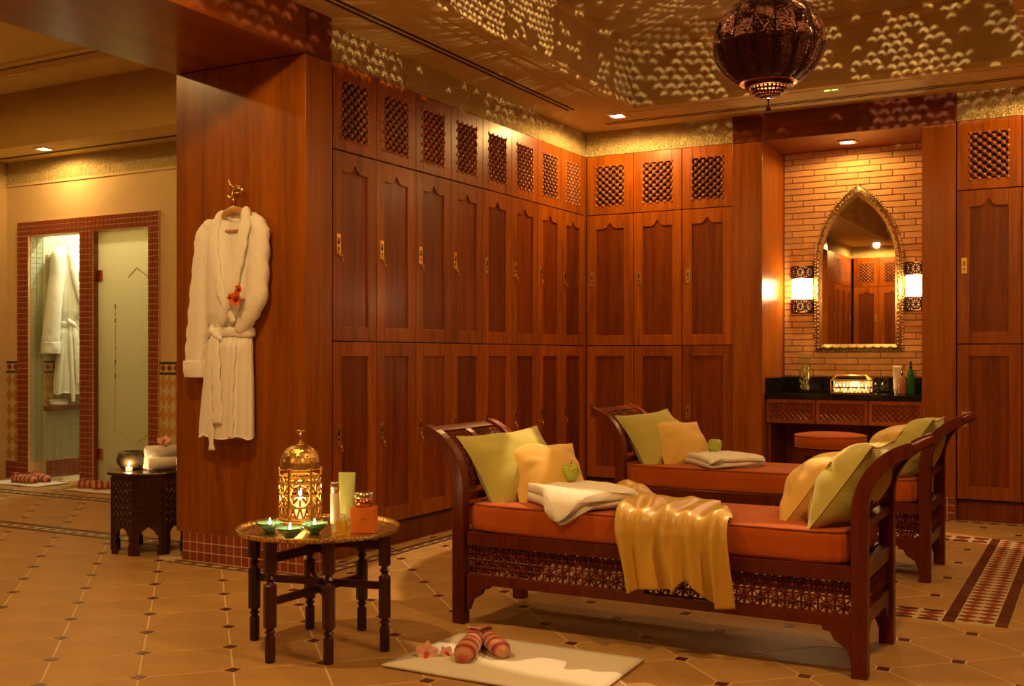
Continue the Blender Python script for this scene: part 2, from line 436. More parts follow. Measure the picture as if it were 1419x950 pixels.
sbox('wall_rear_panelling', -2.36, XR, -1.77, YR, 0, ZTOP, M['panel'])
# pillar: veneer panels over a red tiled base
pil = struct(MB().box(PX0, PX1, PY, PY+.21, .152, 2.612).build('wall_pillar', M['pillar'], bevel=.002))
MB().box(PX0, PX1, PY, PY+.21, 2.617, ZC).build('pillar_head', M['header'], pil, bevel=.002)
MB().box(PX0+.02, PX1-.02, PY+.02, PY+.20, 0, 2.63).build('pillar_core', M['dark'], pil)
MB().box(PX0+.045, PX1-.0035, PY+.0028, PY+.21, 0, .153).build('base_grout', M['redgrout'], pil)
tb = MB().box(-.0235, .0235, -.006, .006, -.0225, .0225).mesh('base_tile', M['redtile'])
nb = 16; st = (PX1-PX0-.057)/nb
for k in range(nb):
    for r in range(3): link('base_tile', tb, pil, (PX0+.045+(k+.5)*st, PY+.008, .026+.0505*r))
for k in range(4):
    for r in range(3):
        link('base_tile', tb, pil, (PX1-.008, PY+.035+k*.052, .026+.0505*r), PI/2)
p2 = struct(MB().box(PX0, PX1, .35, .75, 0, 2.612).build('wall_pillar_near', M['pillar'], bevel=.002))
struct(MB().box(PX0, PX1, .75, PY, 2.615, 3.3).build('trim_beam', M['beam'], bevel=.002))
# niche surround
def pilaster(nm, x0, x1):
    o = struct(MB().box(x0, x1, YB-.02, 8.45, .152, 2.645).build(nm, M['pillar'], bevel=.002))
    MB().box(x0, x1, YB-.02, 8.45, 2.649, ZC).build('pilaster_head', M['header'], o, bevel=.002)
    MB().box(x0+.008, x1-.008, YB-.008, 8.44, 0, 2.66).build('pilaster_core', M['dark'], o)
    MB().box(x0+.004, x1-.004, YB-.0212, 8.44, 0, .152).build('base_grout', M['redgrout'], o)
    k = 4; w = (x1-x0)/k
    for i in range(k):
        for r in range(3): link('base_tile', tb, o, (x0+(i+.5)*w, YB-.016, .026+.0505*r))
    return o
pilaster('wall_pilaster_left', -2.392, NX0); pilaster('wall_pilaster_right', NX1, -.870)
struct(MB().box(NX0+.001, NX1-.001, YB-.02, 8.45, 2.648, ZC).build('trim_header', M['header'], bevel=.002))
wn = struct(MB().box(NX0, NX1, NY, NY+.11, 0, 2.65).build('wall_niche', M['mortar']))
bl, bh = .246, .0462
bricks = {}
z = .94; r = 0
while z < 2.645:
    zt = min(z+bh, 2.648); x = NX0-((r*.333) % 1)*bl-.02
    while x < NX1:
        a, b_ = max(x, NX0+.001), min(x+bl, NX1-.001)
        if b_-a > .012:
            key = (round(b_-a, 3), round(zt-z, 3))
            if key not in bricks:
                w2, h2 = key[0]/2-.0035, key[1]/2-.003
                bricks[key] = MB().add([(-w2,.014,-h2),(w2,.014,-h2),(w2,.014,h2),(-w2,.014,h2),(-w2,.003,-h2),(w2,.003,-h2),(w2,.003,h2),(-w2,.003,h2),
                    (-w2+.003,0,-h2+.003),(w2-.003,0,-h2+.003),(w2-.003,0,h2-.003),(-w2+.003,0,h2-.003)],
                    [(8,9,10,11),(0,1,5,4),(1,2,6,5),(2,3,7,6),(3,0,4,7),(4,5,9,8),(5,6,10,9),(6,7,11,10),(7,4,8,11)]).mesh('brick', M['brick'])
            link('brick', bricks[key], wn, ((a+b_)/2, NY-.012+random.uniform(-.0015, .0015), (z+zt)/2))
        x += bl
    z += bh; r += 1
# ceiling: soffit round a raised coffer
cb = MB()
cb.box(-3.51, CO[0], -1.9, 8.6, ZC, 3.4); cb.box(CO[1], XR+.15, -1.9, 8.6, ZC, 3.4)
cb.box(CO[0], CO[1], CO[3], 8.6, ZC, 3.4); cb.box(CO[0], CO[1], -1.9, CO[2], ZC, 3.4)
cb.box(-4.42, -3.51, PY, 8.6, ZC+.001, 3.4); cb.box(-4.42, -3.51, -1.9, .75, ZC+.001, 3.4)
ceiling = struct(cb.build('ceiling', M['ceil']))
struct(MB().box(CO[0]-.2, CO[1]+.2, CO[2]-.2, CO[3]+.2, ZCOF, 3.38).build('ceiling_coffer', M['coffer']))
def ring(x0, x1, y0, y1, w, z0, z1):
    b = MB(); b.box(x0, x0+w, y0, y1, z0, z1); b.box(x1-w, x1, y0, y1, z0, z1); b.box(x0+w, x1-w, y0, y0+w, z0, z1); b.box(x0+w, x1-w, y1-w, y1, z0, z1); return b
tr = ring(CO[0]-.05, CO[1]+.05, CO[2]-.05, CO[3]+.05, .07, ZC-.012, ZC+.03)
tr.merge(ring(CO[0]-.14, CO[1]+.14, CO[2]-.14, CO[3]+.14, .05, ZC-.007, ZC+.01))
tr.merge(ring(CO[0]-.001, CO[1]+.001, CO[2]-.001, CO[3]+.001, .03, ZCOF-.05, ZCOF))
struct(tr.build('trim_coffer_moulding', M['ceil'], bevel=.004))
struct(MB().box(CO[0]-.002, CO[0]+.004, CO[2], CO[3], ZC+.03, ZCOF).box(CO[0], CO[1], CO[3]-.004, CO[3]+.002, ZC+.03, ZCOF).build('wall_coffer_fascia', M['coffer']))

# left hall: ceiling, soffit, shower wall
hb = MB(); hb.box(-8.9, PX0, -1.9, 5.52, 3.36, 3.5); hb.box(-8.9, PX0, 5.52, 5.92, 3.285, 3.5); hb.box(-8.9, -4.05, 5.90, 7.9, 2.832, 3.5)
struct(hb.build('ceiling_hall', M['ceil']))
struct(MB().box(-8.7, PX0, 5.892, 5.8999, 2.832, 3.284).build('wall_hall_fascia', plain('ochre_paint', (.36, .22, .05), .8, 0, .05, 5)))
struct(MB().box(-8.7, PX0, 5.50, 5.53, 3.275, 3.33).box(-8.7, PX0, 5.44, 5.50, 3.335, 3.362).build('trim_hall_cornice', plain('glossy_cornice', (.62,.45,.22), .2, coat=.5), bevel=.004))
sbox('wall_hall_left', -8.9, XLL, -1.9, YS, 0, 3.5, M['cream'])
FXO, FXI, FXM0, FXM1, FXJ, FXE = -8.527, -8.38, -7.715, -7.554, -6.892, -6.776     # tiled frame edges
FZO, FZI = 2.285, 2.16
wb = MB(); wb.box(XLL-.15, FXO, YS, YS+.12, 0, 2.832); wb.box(FXE, -4.40, YS, YS+.12, 0, 2.832); wb.box(FXO, FXE, YS, YS+.12, FZO, 2.832)
wall_sh = struct(wb.build('wall_shower', M['cream']))
MB().box(XLL, -4.41, YS-.008, YS, 2.63, 2.832).build('frieze_band', M['frieze'], wall_sh)
MB().box(XLL, -4.41, YS-.014, YS, 2.612, 2.632).build('frieze_ledge', M['cream'], wall_sh)
# zellige wainscot left and right of the frame
def zellige(parent, x0, x1, y, z0=.155, z1=1.05):
    MB().box(x0, x1, y-.004, y, z0, z1).build('wainscot_bed', M['creamtile'], parent)
    bd, bo, bk = MB(), MB(), MB()
    zb = z1-.108; n = max(1, round((x1-x0)/.074)); st = (x1-x0)/n; m = int((zb-z0)/.118); sz = (zb-z0)/m
    for i in range(n):
        cx = x0+(i+.5)*st
        for j in range(m):
            cz = z0+(j+.5)*sz
            bo.prism([(cx-st*.47, cz), (cx, cz-sz*.46), (cx+st*.47, cz), (cx, cz+sz*.46)], 'y', y-.008, y-.003)
        cz = z1-.054
        bd.prism([(cx-st*.40, cz), (cx, cz-.028), (cx+st*.40, cz), (cx, cz+.028)], 'y', y-.008, y-.003)
        for zz in (z1-.012, zb+.010): bk.box(cx-st*.46, cx+st*.46, y-.009, y-.003, zz-.009, zz+.009)
    stuff(bo.build('ochre_diamonds', M['ochre'], parent)); stuff(bd.build('red_diamonds', M['redtile'], parent)); stuff(bk.build('dark_border', M['blacktile'], parent))
zellige(wall_sh, XLL+.002, FXO-.002, YS); zellige(wall_sh, FXE+.002, -5.4, YS)
def tilewall(b, x0, x1, z0, z1, y, s=.049, g=.008):
    n = max(1, round((x1-x0)/s)); m = max(1, round((z1-z0)/s)); a, c = (x1-x0)/n, (z1-z0)/m
    for i in range(n):
        for j in range(m): b.box(x0+i*a+g/2, x0+(i+1)*a-g/2, y-.006, y+.002, z0+j*c+g/2, z0+(j+1)*c-g/2)
fr = MB(); gr = MB()
for (x0, x1, z0, z1) in ((FXO, FXI, 0, FZI), (FXM0, FXM1, 0, FZI), (FXJ, FXE, 0, FZI), (FXO, FXE, FZI, FZO)):
    tilewall(fr, x0, x1, z0, z1, YS-.02); gr.box(x0, x1, YS-.02, YS+.125, z0, z1)
for (x0, x1) in ((XLL, FXO), (FXE, -4.45)):
    tilewall(fr, x0, x1, 0, .155, YS-.008); gr.box(x0, x1, YS-.008, YS, 0, .155)
# reveal tiles on the inner side of jambs
for xx in (FXM1,):
    n = 44
    for j in range(n): fr.box(xx-.001, xx+.005, YS-.01, YS+.05, j*.049+.002, j*.049+.047); fr.box(xx-.001, xx+.005, YS+.054, YS+.115, j*.049+.002, j*.049+.047)
frame = struct(gr.build('trim_shower_frame', M['redgrout']))
stuff(fr.build('red_frame_tiles', M['redtile'], frame))
# shower cells behind
sb_ = MB(); sb_.box(XCELL-.2, XCELL, YS+.125, 7.6, 0, 2.83); sb_.box(XCELL-.2, -6.5, 7.6, 7.8, 0, 2.83); sb_.box(-7.70, -7.57, YS+.125, 7.6, 0, 2.83); sb_.box(-6.85, -6.5, YS+.125, 7.6, 0, 2.83)
cell = struct(sb_.build('wall_shower_cell', plain('shower_plaster', (.66, .60, .42), .7)))
# left cell, left wall: mosaic up to the ledge, zellige above it
g2 = MB(); ms = MB()
g2.box(XCELL, XCELL+.03, YS+.125, 7.6, .155, .60)
for j in range(9):
    yy = YS+.13; r = (j % 2)*.04
    while yy < 7.55:
        ms.box(XCELL+.028, XCELL+.034, yy+.002, min(yy+.078, 7.58), .157+j*.049, .157+j*.049+.045); yy += .082
for j in range(43):
    for q in range(2): ms.box(FXI-.001, FXI+.006, YS+.0+.062*q, YS+.058+.062*q, .157+j*.0465, .157+j*.0465+.042)
g2.build('mosaic_bed', M['mosgrout'], cell); stuff(ms.build('mosaic_tiles', M['mosaic'], cell))
MB().box(XCELL, XCELL+.034, YS+.126, 7.58, .0, .155).build('base_bed', M['redgrout'], cell)
bt = MB()
for k in range(23):
    for j in range(3): bt.box(XCELL+.033, XCELL+.040, YS+.13+k*.05, YS+.176+k*.05, .003+.0505*j, .05+.0505*j)
stuff(bt.build('base_tiles', M['redtile'], cell))
MB().box(XCELL, XCELL+.10, YS+.126, 7.58, .60, .645).build('ledge', M['redtile'], cell, bevel=.004)
zm = MB(); zo = MB(); zk = MB(); zr = MB()
zm.box(XCELL, XCELL+.006, YS+.126, 7.58, .645, 1.05)
for k in range(14):
    cy = YS+.165+k*.078
    for j in range(3):
        cz = .70+j*.10; zo.prism([(cy-.036, cz), (cy, cz-.046), (cy+.036, cz), (cy, cz+.046)], 'x', XCELL+.004, XCELL+.010)
    cz = .995; zr.prism([(cy-.03, cz), (cy, cz-.028), (cy+.03, cz), (cy, cz+.028)], 'x', XCELL+.004, XCELL+.010)
    for zz in (.95, 1.04): zk.box(XCELL+.004, XCELL+.011, cy-.036, cy+.036, zz-.009, zz+.009)
zm.build('tile_bed', M['creamtile'], cell)
for b, nm, mt in ((zo, 'ochre_diamonds', 'ochre'), (zr, 'red_diamonds', 'redtile'), (zk, 'dark_border', 'blacktile')): stuff(b.build(nm, M[mt], cell))

# ---------------------------------------------------------------- lamps
def lamp(kind, nm, loc, power, col=WARM, radius=.04, parent=None, spot=None, blend=.7):
    d = bpy.data.lights.new(nm, kind); d.energy = power; d.color = col; d.shadow_soft_size = radius
    if spot: d.spot_size = spot; d.spot_blend = blend
    o = bpy.data.objects.new(nm, d); COL.objects.link(o); o.location = loc
    if parent: o.parent = parent
    return o
def downlight(label, x, y, z, power, col=WARM, spot=3.08, blend=.22):
    t = thing('downlight', label, 'downlight', (x, y, z), 0, 'recessed downlights')
    ring(-.062, .062, -.062, .062, .018, -.008, .0).build('trim_frame', M['whitetrim'], t)
    MB().lathe([(.044, -.006), (.044, 0)], 20).build('lens', M['downlens'], t)
    lamp('SPOT', 'lamp', (0, 0, -.03), power, col, .045, t, spot, blend)
    return t
downlight('square recessed downlight in the ceiling corner above the carved plaster frieze', -3.11, 7.27, ZC, P_DOWN*.62)
downlight('recessed downlight in the soffit of the brick niche above the mirror', -1.635, 8.04, 2.648, P_NICHE)
downlight('recessed downlight in the hall soffit above the tiled shower frame', -7.80, 6.06, 2.832, P_LEFT*.45)
for nm, x, y, pw in (('far right corner of the soffit', -.12, 7.27, P_DOWN*.55), ('left soffit above the tray table', -3.11, 2.6, P_DOWN*1.35), ('right soffit beside the benches', -.10, 2.75, P_DOWN*1.5),
                     ('rear left ceiling corner, the one seen in the mirror', -3.11, -.83, P_DOWN*.8), ('rear right ceiling corner', -.12, -.83, P_DOWN*.8), ('right soffit nearest the far lockers, an added unseen fill', -.10, 5.4, P_DOWN*.45)):  # the lamp nearest the far lockers is an added unseen fill
    downlight('recessed downlight in the '+nm, x, y, ZC, pw)
for x, y in ((-6.3, 2.2), (-5.3, 3.9), (-7.6, 3.9)):  # extra hall lamps out of view, added for general brightness
    downlight('added unseen downlight in the high hall ceiling at %s' % {-6.3: 'its middle', -5.3: 'the beam side', -7.6: 'the far wall side'}[x], x, y, 3.36, P_LEFT)
downlight('recessed downlight inside the left shower cell', -8.0, 6.95, 2.83, P_SHOWER, (1, .92, .68)); downlight('recessed downlight inside the right shower cell', -7.2, 7.0, 2.83, P_SHOWER*.42, (1, .84, .55))
sbox('ceiling_cell', XCELL-.2, -6.5, YS+.125, 7.8, 2.8301, 2.831, M['cream'])

# air slots in the soffits: raised dark strips stand in for shaded openings
def air_slot(label, x, y, lx, ly):
    t = thing('air_slot', label, 'vent', (x, y, ZC), 0, 'linear ceiling vents')
    if ly > lx:
        for s in (-1, 1): MB().box(s*.022-.010, s*.022+.010, -ly/2, ly/2, -.003, .0).build('slot', M['holeshade'], t)
        MB().box(-.045, .045, -ly/2-.01, ly/2+.01, -.0015, 0).build('flange', M['ceil'], t)
    else:
        for s in (-1, 1): MB().box(-lx/2, lx/2, s*.022-.010, s*.022+.010, -.003, 0).build('slot', M['holeshade'], t)
        MB().box(-lx/2-.01, lx/2+.01, -.045, .045, -.0015, 0).build('flange', M['ceil'], t)
    return t
air_slot('long double-slot air vent in the left soffit beside the carved frieze', -3.33, 4.9, .09, 4.1)
air_slot('thin slot air vent in the far soffit in front of the wooden header', -1.7, 7.49, 3.2, .05)
MB_h = thing('air_slot', 'slot air vent in the hall soffit next to the lit downlight', 'vent', (-6.6, 6.20, 2.832), 0, 'linear ceiling vents')
for s in (-1, 1): MB().box(-2.0, 2.0, s*.014-.006, s*.014+.006, -.003, 0).build('slot', M['holeshade'], MB_h)
det = thing('ceiling_sensor', 'small rectangular ceiling sensor with two green lights near the niche header', 'sensor', (-1.57, 7.20, ZC), .0)
MB().box(-.10, .10, -.045, .045, -.012, 0).build('housing', M['ceil'], det, bevel=.004)
for s in (-1, 1): MB().box(s*.025-.018, s*.025+.018, -.008, .008, -.015, -.010).build('led', M['led'], det)

# ---------------------------------------------------------------- lockers
LW = .3935
def frame_poly(x0, x1, z0, z1, sw, rb, rt, peak=False, y0=0, y1=.02):
    b = MB(); b.box(x0, x0+sw, y0, y1, z0, z1); b.box(x1-sw, x1, y0, y1, z0, z1); b.box(x0+sw, x1-sw, y0, y1, z0, z0+rb)
    if peak:
        c = (x0+x1)/2; zs = z1-rt
        b.prism([(x0+sw, zs), (c-.044, zs), (c-.036, zs+.009), (c-.028, zs+.009), (c, zs+.048), (c+.028, zs+.009), (c+.036, zs+.009), (c+.044, zs), (x1-sw, zs), (x1-sw, z1), (x0+sw, z1)], 'y', y0, y1)
    else: b.box(x0+sw, x1-sw, y0, y1, z1-rt, z1)
    return b
def chamfer(o, w=.0018):
    m = o.modifiers.new('b', 'BEVEL'); m.width = w; m.segments = 1; m.limit_method = 'ANGLE'; return o
hw = LW/2-.0022
lk = {}
lk['carcass'] = MB().box(-LW/2, LW/2, .022, .45, .13, ZTOP-.002).mesh('carcass', M['dark'])
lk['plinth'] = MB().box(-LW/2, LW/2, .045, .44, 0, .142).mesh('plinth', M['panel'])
lk['lower'] = frame_poly(-hw, hw, .147, 1.171, .075, .085, .078).mesh('lower_door', M['door'])
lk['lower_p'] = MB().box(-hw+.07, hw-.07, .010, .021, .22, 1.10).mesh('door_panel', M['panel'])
lk['upper'] = frame_poly(-hw, hw, 1.177, 2.191, .077, .078, .108, True).mesh('upper_door', M['door'])
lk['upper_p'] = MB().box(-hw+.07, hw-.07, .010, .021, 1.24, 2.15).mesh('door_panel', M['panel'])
lk['grille'] = frame_poly(-hw, hw, 2.197, ZTOP, .079, .068, .085).mesh('grille_door', M['door'])
gb = MB(); gx, gz0, gz1 = hw-.079, 2.265, ZTOP-.085
nx, nz = 4, 12; sx, sz = 2*gx/nx, (gz1-gz0)/nz
for j in range(nz+1):
    for i in range(nx+1):
        x = -gx+(i+(.5 if j % 2 else 0))*sx
        if x > gx+.001: continue
        gb.ball((x, .008, gz0+j*sz), .0165, 7, 4)
for j in range(-nz, nz+nx*2+1):                # diagonal spindles
    for s in (1, -1):
        pts = []
        for (u, w) in ((-gx, 0), (gx, 0)):
            pts.append((u, gz0+j*2*sz+s*(u+gx)/sx*2*sz if s > 0 else gz0+j*2*sz-(u+gx)/sx*2*sz))
        (xa, za), (xb, zb) = pts
        def clip(xa, za, xb, zb):
            t0, t1 = 0, 1; dz = zb-za
            for (lo, sgn) in ((gz0, 1), (gz1, -1)):
                da, db = sgn*(za-lo), sgn*(zb-lo)
                if da < 0 and db < 0: return None
                if da < 0: t0 = max(t0, da/(da-db))
                elif db < 0: t1 = min(t1, da/(da-db))
            return (t0, t1) if t1-t0 > .03 else None
        q = clip(xa, za, xb, zb)
        if q: gb.bar((xa+(xb-xa)*q[0], .012, za+(zb-za)*q[0]), (xa+(xb-xa)*q[1], .012, za+(zb-za)*q[1]), .006)
lk['lattice'] = gb.mesh('lattice', M['bead'], True)
pb = MB().box(-.0165, .0165, -.004, 0, -.052, .052).box(-.011, .011, -.006, -.003, .012, .038)
lk['plate'] = pb.mesh('lock_plate', M['brass'])
hb2 = MB(); 
for zz in (.030, .015, .0): hb2.box(-.0085, .0085, -.0068, -.0035, zz-.003, zz+.003)
hb2.lathe([(.0045, 0), (.0045, .002)], 8, (0, 0, 0)); 
lk['holes'] = MB().box(-.006, -.002, -.0068, -.0035, -.002, .030).box(.002, .006, -.0068, -.0035, -.002, .030).box(-.004, .004, -.0055, -.0035, -.030, -.018).mesh('keyhole', M['holeshade'])
kb = MB().tube([(.012*math.cos(a), -.012, -.050+.012*math.sin(a)) for a in [2*PI*k/10 for k in range(10)]], .0018, 5, True)
kb.bar((0, -.005, -.030), (0, -.012, -.040), .002); kb.bar((.010, -.012, -.058), (.022, -.012, -.085), .0028, 5); kb.ball((.012, -.012, -.064), .0085, 7, 4); kb.box(.017, .030, -.0135, -.0105, -.088, -.080)
lk['key'] = kb.mesh('key', M['brass'], True)
ordn = ['first', 'second', 'third', 'fourth', 'fifth', 'sixth', 'seventh', 'eighth']
def locker(label, x, y, rz, group, keys=(1, 1)):
    t = thing('locker', label, 'locker', (x, y, 0), rz, group)
    link('carcass', lk['carcass'], t); link('plinth', lk['plinth'], t)
    for nm, pn, zp, kk in (('lower', 'lower_p', .675, keys[0]), ('upper', 'upper_p', 1.695, keys[1])):
        d = chamfer(link(nm+'_door', lk[nm], t)); link('door_panel', lk[pn], d)
        p = link('lock_plate', lk['plate'], d, (-hw+.045, 0, zp)); link('keyhole', lk['holes'], d, (-hw+.045, 0, zp))
        if kk: link('key', lk['key'], d, (-hw+.045, 0, zp))
    g = chamfer(link('grille_door', lk['grille'], t)); link('lattice', lk['lattice'], g)
    return t
for k in range(8):
    locker('%s from the wooden pillar of the tall red wood lockers on the left wall' % (ordn[k]+' locker') if k else 'tall red wood locker right beside the wooden pillar with the bathrobe', XL, 4.556+(k+.5)*LW, PI/2, 'lockers along the left wall', keys=(1, k != 4))
for k in range(3):
    locker(['tall locker in the room corner on the far wall, left of two more', 'middle locker of the three left of the brick niche', 'tall locker against the left pilaster of the brick niche'][k], -3.575+(k+.5)*LW, YB, 0, 'lockers on the far wall', keys=(0, 0))
for k in range(3):
    locker(['tall locker right of the niche, against its right pilaster', 'tall locker at the right edge of the picture', 'tall locker in the far right corner of the room'][k], -.866+(k+.5)*LW, YB, 0, 'lockers on the far wall', keys=(0, 0))
for k in range(4):
    locker('left wall locker seen in the mirror, %s from the reflected corner' % ordn[k], XL, YR+.04+(k+.5)*LW, PI/2, 'lockers reflected in the mirror', keys=(0, 0))
for k in range(3):
    locker('rear wall locker seen in the mirror, %s from the reflected corner' % ordn[k], XL+.03+(k+.5)*LW, YR, PI, 'lockers reflected in the mirror', keys=(0, 0))
struct(MB().box(XL-.44, XL-.004, PY+.212, 4.554, 0, ZTOP).build('trim_pillar_filler', M['door']))
struct(MB().box(XL-.44, XL-.004, 7.705, YB+.02, 0, ZTOP).build('trim_corner_filler', M['door']))

# ---------------------------------------------------------------- vanity in the niche
vt = thing('vanity_unit', 'built-in wooden vanity with three lattice-front drawers in the brick niche', 'vanity', ((NX0+NX1)/2, 7.80, 0))
nw = (NX1-NX0)/2-.003
MB().box(-nw, nw, .02, .50, .605, .789).build('case', M['panel'], vt)
for x in (-nw, nw-.03): MB().box(x, x+.03, .03, .50, 0, .61).build('side_panel', M['panel'], vt)
MB().box(-nw, nw, .49, .51, 0, .62).build('back_panel', M['panel'], vt)
for k in range(3):
    w = 2*nw/3; c = -nw+(k+.5)*w
    d = frame_poly(c-w/2+.003, c+w/2-.003, .612, .783, .022, .028, .028).build('drawer', M['door'], vt)
    b = MB(); x0, x1, z0, z1 = c-w/2+.025, c+w/2-.025, .640, .755
    n = 8; s = (x1-x0)/n
    for i in range(-4, n+1):
        for sg in (1, -1):
            xa, xb = x0+i*s, x0+i*s+(z1-z0)
            a = (max(xa, x0), xb if xb < x1 else x1)
            if a[1]-a[0] < .01: continue
            f0, f1 = (a[0]-xa)/(xb-xa), (a[1]-xa)/(xb-xa)
            za, zb = (z0+f0*(z1-z0), z0+f1*(z1-z0)) if sg > 0 else (z1-f0*(z1-z0), z1-f1*(z1-z0))
            b.bar((a[0], .012, za), (a[1], .012, zb), .006)
    b.build('lattice', M['door'], d); MB().box(x0-.01, x1+.01, .017, .022, z0-.02, z1+.02).build('drawer_panel', M['panel'], d)
ct = thing('countertop', 'polished black granite countertop with low upstand in the brick niche', 'countertop', ((NX0+NX1)/2, 7.78, .79))
MB().box(-nw, nw, 0, .535, 0, .035).build('slab', M['granite'], ct, bevel=.003)
MB().box(-nw, nw, .512, .535, .036, .145).build('upstand', M['granite'], ct, bevel=.002)
MB().box(-nw, -nw+.018, .02, .511, .036, .145).build('side_upstand', M['granite'], ct, bevel=.002)
ZCT = .826
# mirror with pointed arch
mz0, mz1, msh, mhw = 1.133, 2.367, 1.80, .314
mr = thing('mirror', 'pointed arch mirror with beaded gilt frame on the brick wall', 'mirror', (-1.613, NY-.016, mz0))
def arch(hw_, z0, zs, z1, n=18):
    H = z1-zs; R = (H*H+hw_*hw_)/(2*hw_); pts = [(-hw_, z0), (hw_, z0), (hw_, zs)]
    a1 = math.asin(min(1, H/R))
    for k in range(1, n+1):
        a = a1*k/n; pts.append((hw_-R+R*math.cos(a), zs+R*math.sin(a)))
    pts += [(-x, z) for x, z in pts[2:-1]][::-1]
    return pts
outer = arch(mhw, 0, msh-mz0, mz1-mz0)
inner = arch(mhw-.05, .05, msh-mz0+.002, mz1-mz0-.085)
n = len(outer); fb = MB()
mid = [((a[0]+b[0])/2, (a[1]+b[1])/2) for a, b in zip(outer, inner)]
q1 = [((a[0]*.75+b[0]*.25), (a[1]*.75+b[1]*.25)) for a, b in zip(outer, inner)]; q3 = [((a[0]*.25+b[0]*.75), (a[1]*.25+b[1]*.75)) for a, b in zip(outer, inner)]
loops = [(outer, 0), (outer, -.014), (q1, -.022), (mid, -.032), (q3, -.022), (inner, -.012), (inner, 0)]
vs = [(p[0], y, p[1]) for L, y in loops for p in L]
fs = [(l*n+i, l*n+(i+1) % n, (l+1)*n+(i+1) % n, (l+1)*n+i) for l in range(len(loops)-1) for i in range(n)]
fb.add(vs, fs).build('frame', M['gilt'], mr)
def along(pts, step):
    out = []; P = [Vector(p) for p in pts]; carry = 0
    for i in range(len(P)):
        a, b = P[i], P[(i+1) % len(P)]; L = (b-a).length
        if L < 1e-9: continue
        while carry < L: out.append((a+(b-a)*(carry/L), (b-a)/L)); carry += step
        carry -= L
    return out
bb = MB()
for p, t in along(outer, .021): bb.ball((p.x, -.012, p.y), .0095, 7, 4)
bb.build('beading', M['gilt'], mr, True)
lf = MB()
for k, (p, t) in enumerate(along(mid, .030)):
    s = 1 if k % 2 else -1; nn = Vector((-t.y, t.x))*s
    a = p-t*.012-nn*.008; b = p+t*.014+nn*.010
    lf.tube([(a.x, -.028, a.y), ((a.x+b.x)/2, -.040, (a.y+b.y)/2), (b.x, -.028, b.y)], [.003, .0085, .002], 6)
lf.build('carved_leaves', M['gilt'], mr, True)
MB().add([(p[0], -.006, p[1]) for p in inner], [tuple(range(n))]).build('glass', M['mirror'], mr)
# sconces
def sconce(label, x):
    t = thing('wall_sconce', label, 'sconce', (x, NY-.014, 1.42), 0, 'pair of wall sconces')
    def half(r, z0, z1, nn=14): 
        return [(r*math.cos(PI+PI*k/nn), .82*r*math.sin(PI+PI*k/nn)) for k in range(nn+1)]
    R = .078
    P = half(R, 0, 0); 
    sh = MB().prism(P, 'z', .108, .262); sh.build('lit_shade', M['shade'], t)
    for z0, z1 in ((0, .107), (.263, .36)):
        b = MB(); nn = 14; Hh = z1-z0; Rr = R+.004
        pos = lambda a, z: (Rr*math.cos(PI+a), .82*Rr*math.sin(PI+a), z0+z)
        for zz in (.006, Hh-.006): b.tube([pos(PI*k/24, zz) for k in range(25)], .006, 5)
        for c in (PI*.2, PI*.5, PI*.8):
            for k in range(8):
                w = 2*PI*k/8
                b.bar(pos(c, Hh/2), pos(c+.40*math.cos(w), Hh/2+.042*math.sin(w)), .0045)
            for k in range(8):
                w = 2*PI*(k+.5)/8; b.ball(pos(c+.36*math.cos(w), Hh/2+.036*math.sin(w)), .0075, 6, 4)
            b.tube([pos(c+.43*math.cos(2*PI*k/16), Hh/2+.045*math.sin(2*PI*k/16)) for k in range(16)], .0045, 5, True)
        for a in (.02, PI*.35, PI*.65, PI-.02): b.bar(pos(a, 0), pos(a, Hh), .005)
        b.build('pierced_band', M['bronze'], t)
        MB().prism([(p[0]*.9, p[1]*.9) for p in P], 'z', z0+.004, z1-.004).build('inner_glass', M['shade2'], t)
    MB().box(-.07, .07, -.004, .012, 0, .36).build('back_plate', M['bronze'], t)
    lamp('POINT', 'lamp', (0, -.11, .185), P_SCONCE, (1, .62, .26), .05, t)
M['shade2'] = emit('dim_sconce_glass', (1, .5, .15), .5, (.6, .4, .2))
sconce('lit wall sconce with pierced metal bands left of the arched mirror', -2.029); sconce('lit wall sconce with pierced metal bands right of the arched mirror', -1.198)
# ---------------------------------------------------------------- pierced pendant lantern
pc = Vector((-1.446, 5.25, 2.632))
pn = thing('pendant_lantern', 'round dark pierced metal pendant lantern hanging from the coffered ceiling', 'lantern', pc)
RP, NL = .272, 16
def psurf(th, ph, k=1.0):
    """th round the axis, ph from the bottom (0) to the top (1)"""
    a = -1.03+ph*2.25
    lobe = 1-.055*(1-abs(math.sin(NL*th/2)))**2*math.cos(a)
    r = RP*lobe*k
    return (r*math.cos(a)*math.cos(th), r*math.cos(a)*math.sin(th), .235/.272*r*math.sin(a)*(1.0))
sb2 = MB()
hole = [(.04,.10),(.20,.58),(.5,.84),(.80,.58),(.96,.10),(.76,.42),(.5,.66),(.24,.42)]
cellp = [(0,.3),(0,1),(.5,1),(1,1),(1,.3),(1,0),(.5,0),(0,0)]
rl = random.Random(11); PSPLIT = .42
def add_out(P, fs):
    for f in fs:
        a_, b_, c_ = (Vector(P[f[k]]) for k in (0, 1, 2))
        if (b_-a_).cross(c_-a_).dot(a_) < 0: f = f[::-1]
        sb2.add([P[k] for k in f], [tuple(range(len(f)))])
NU, NV = NL*12, 46             # upper part: open crescents
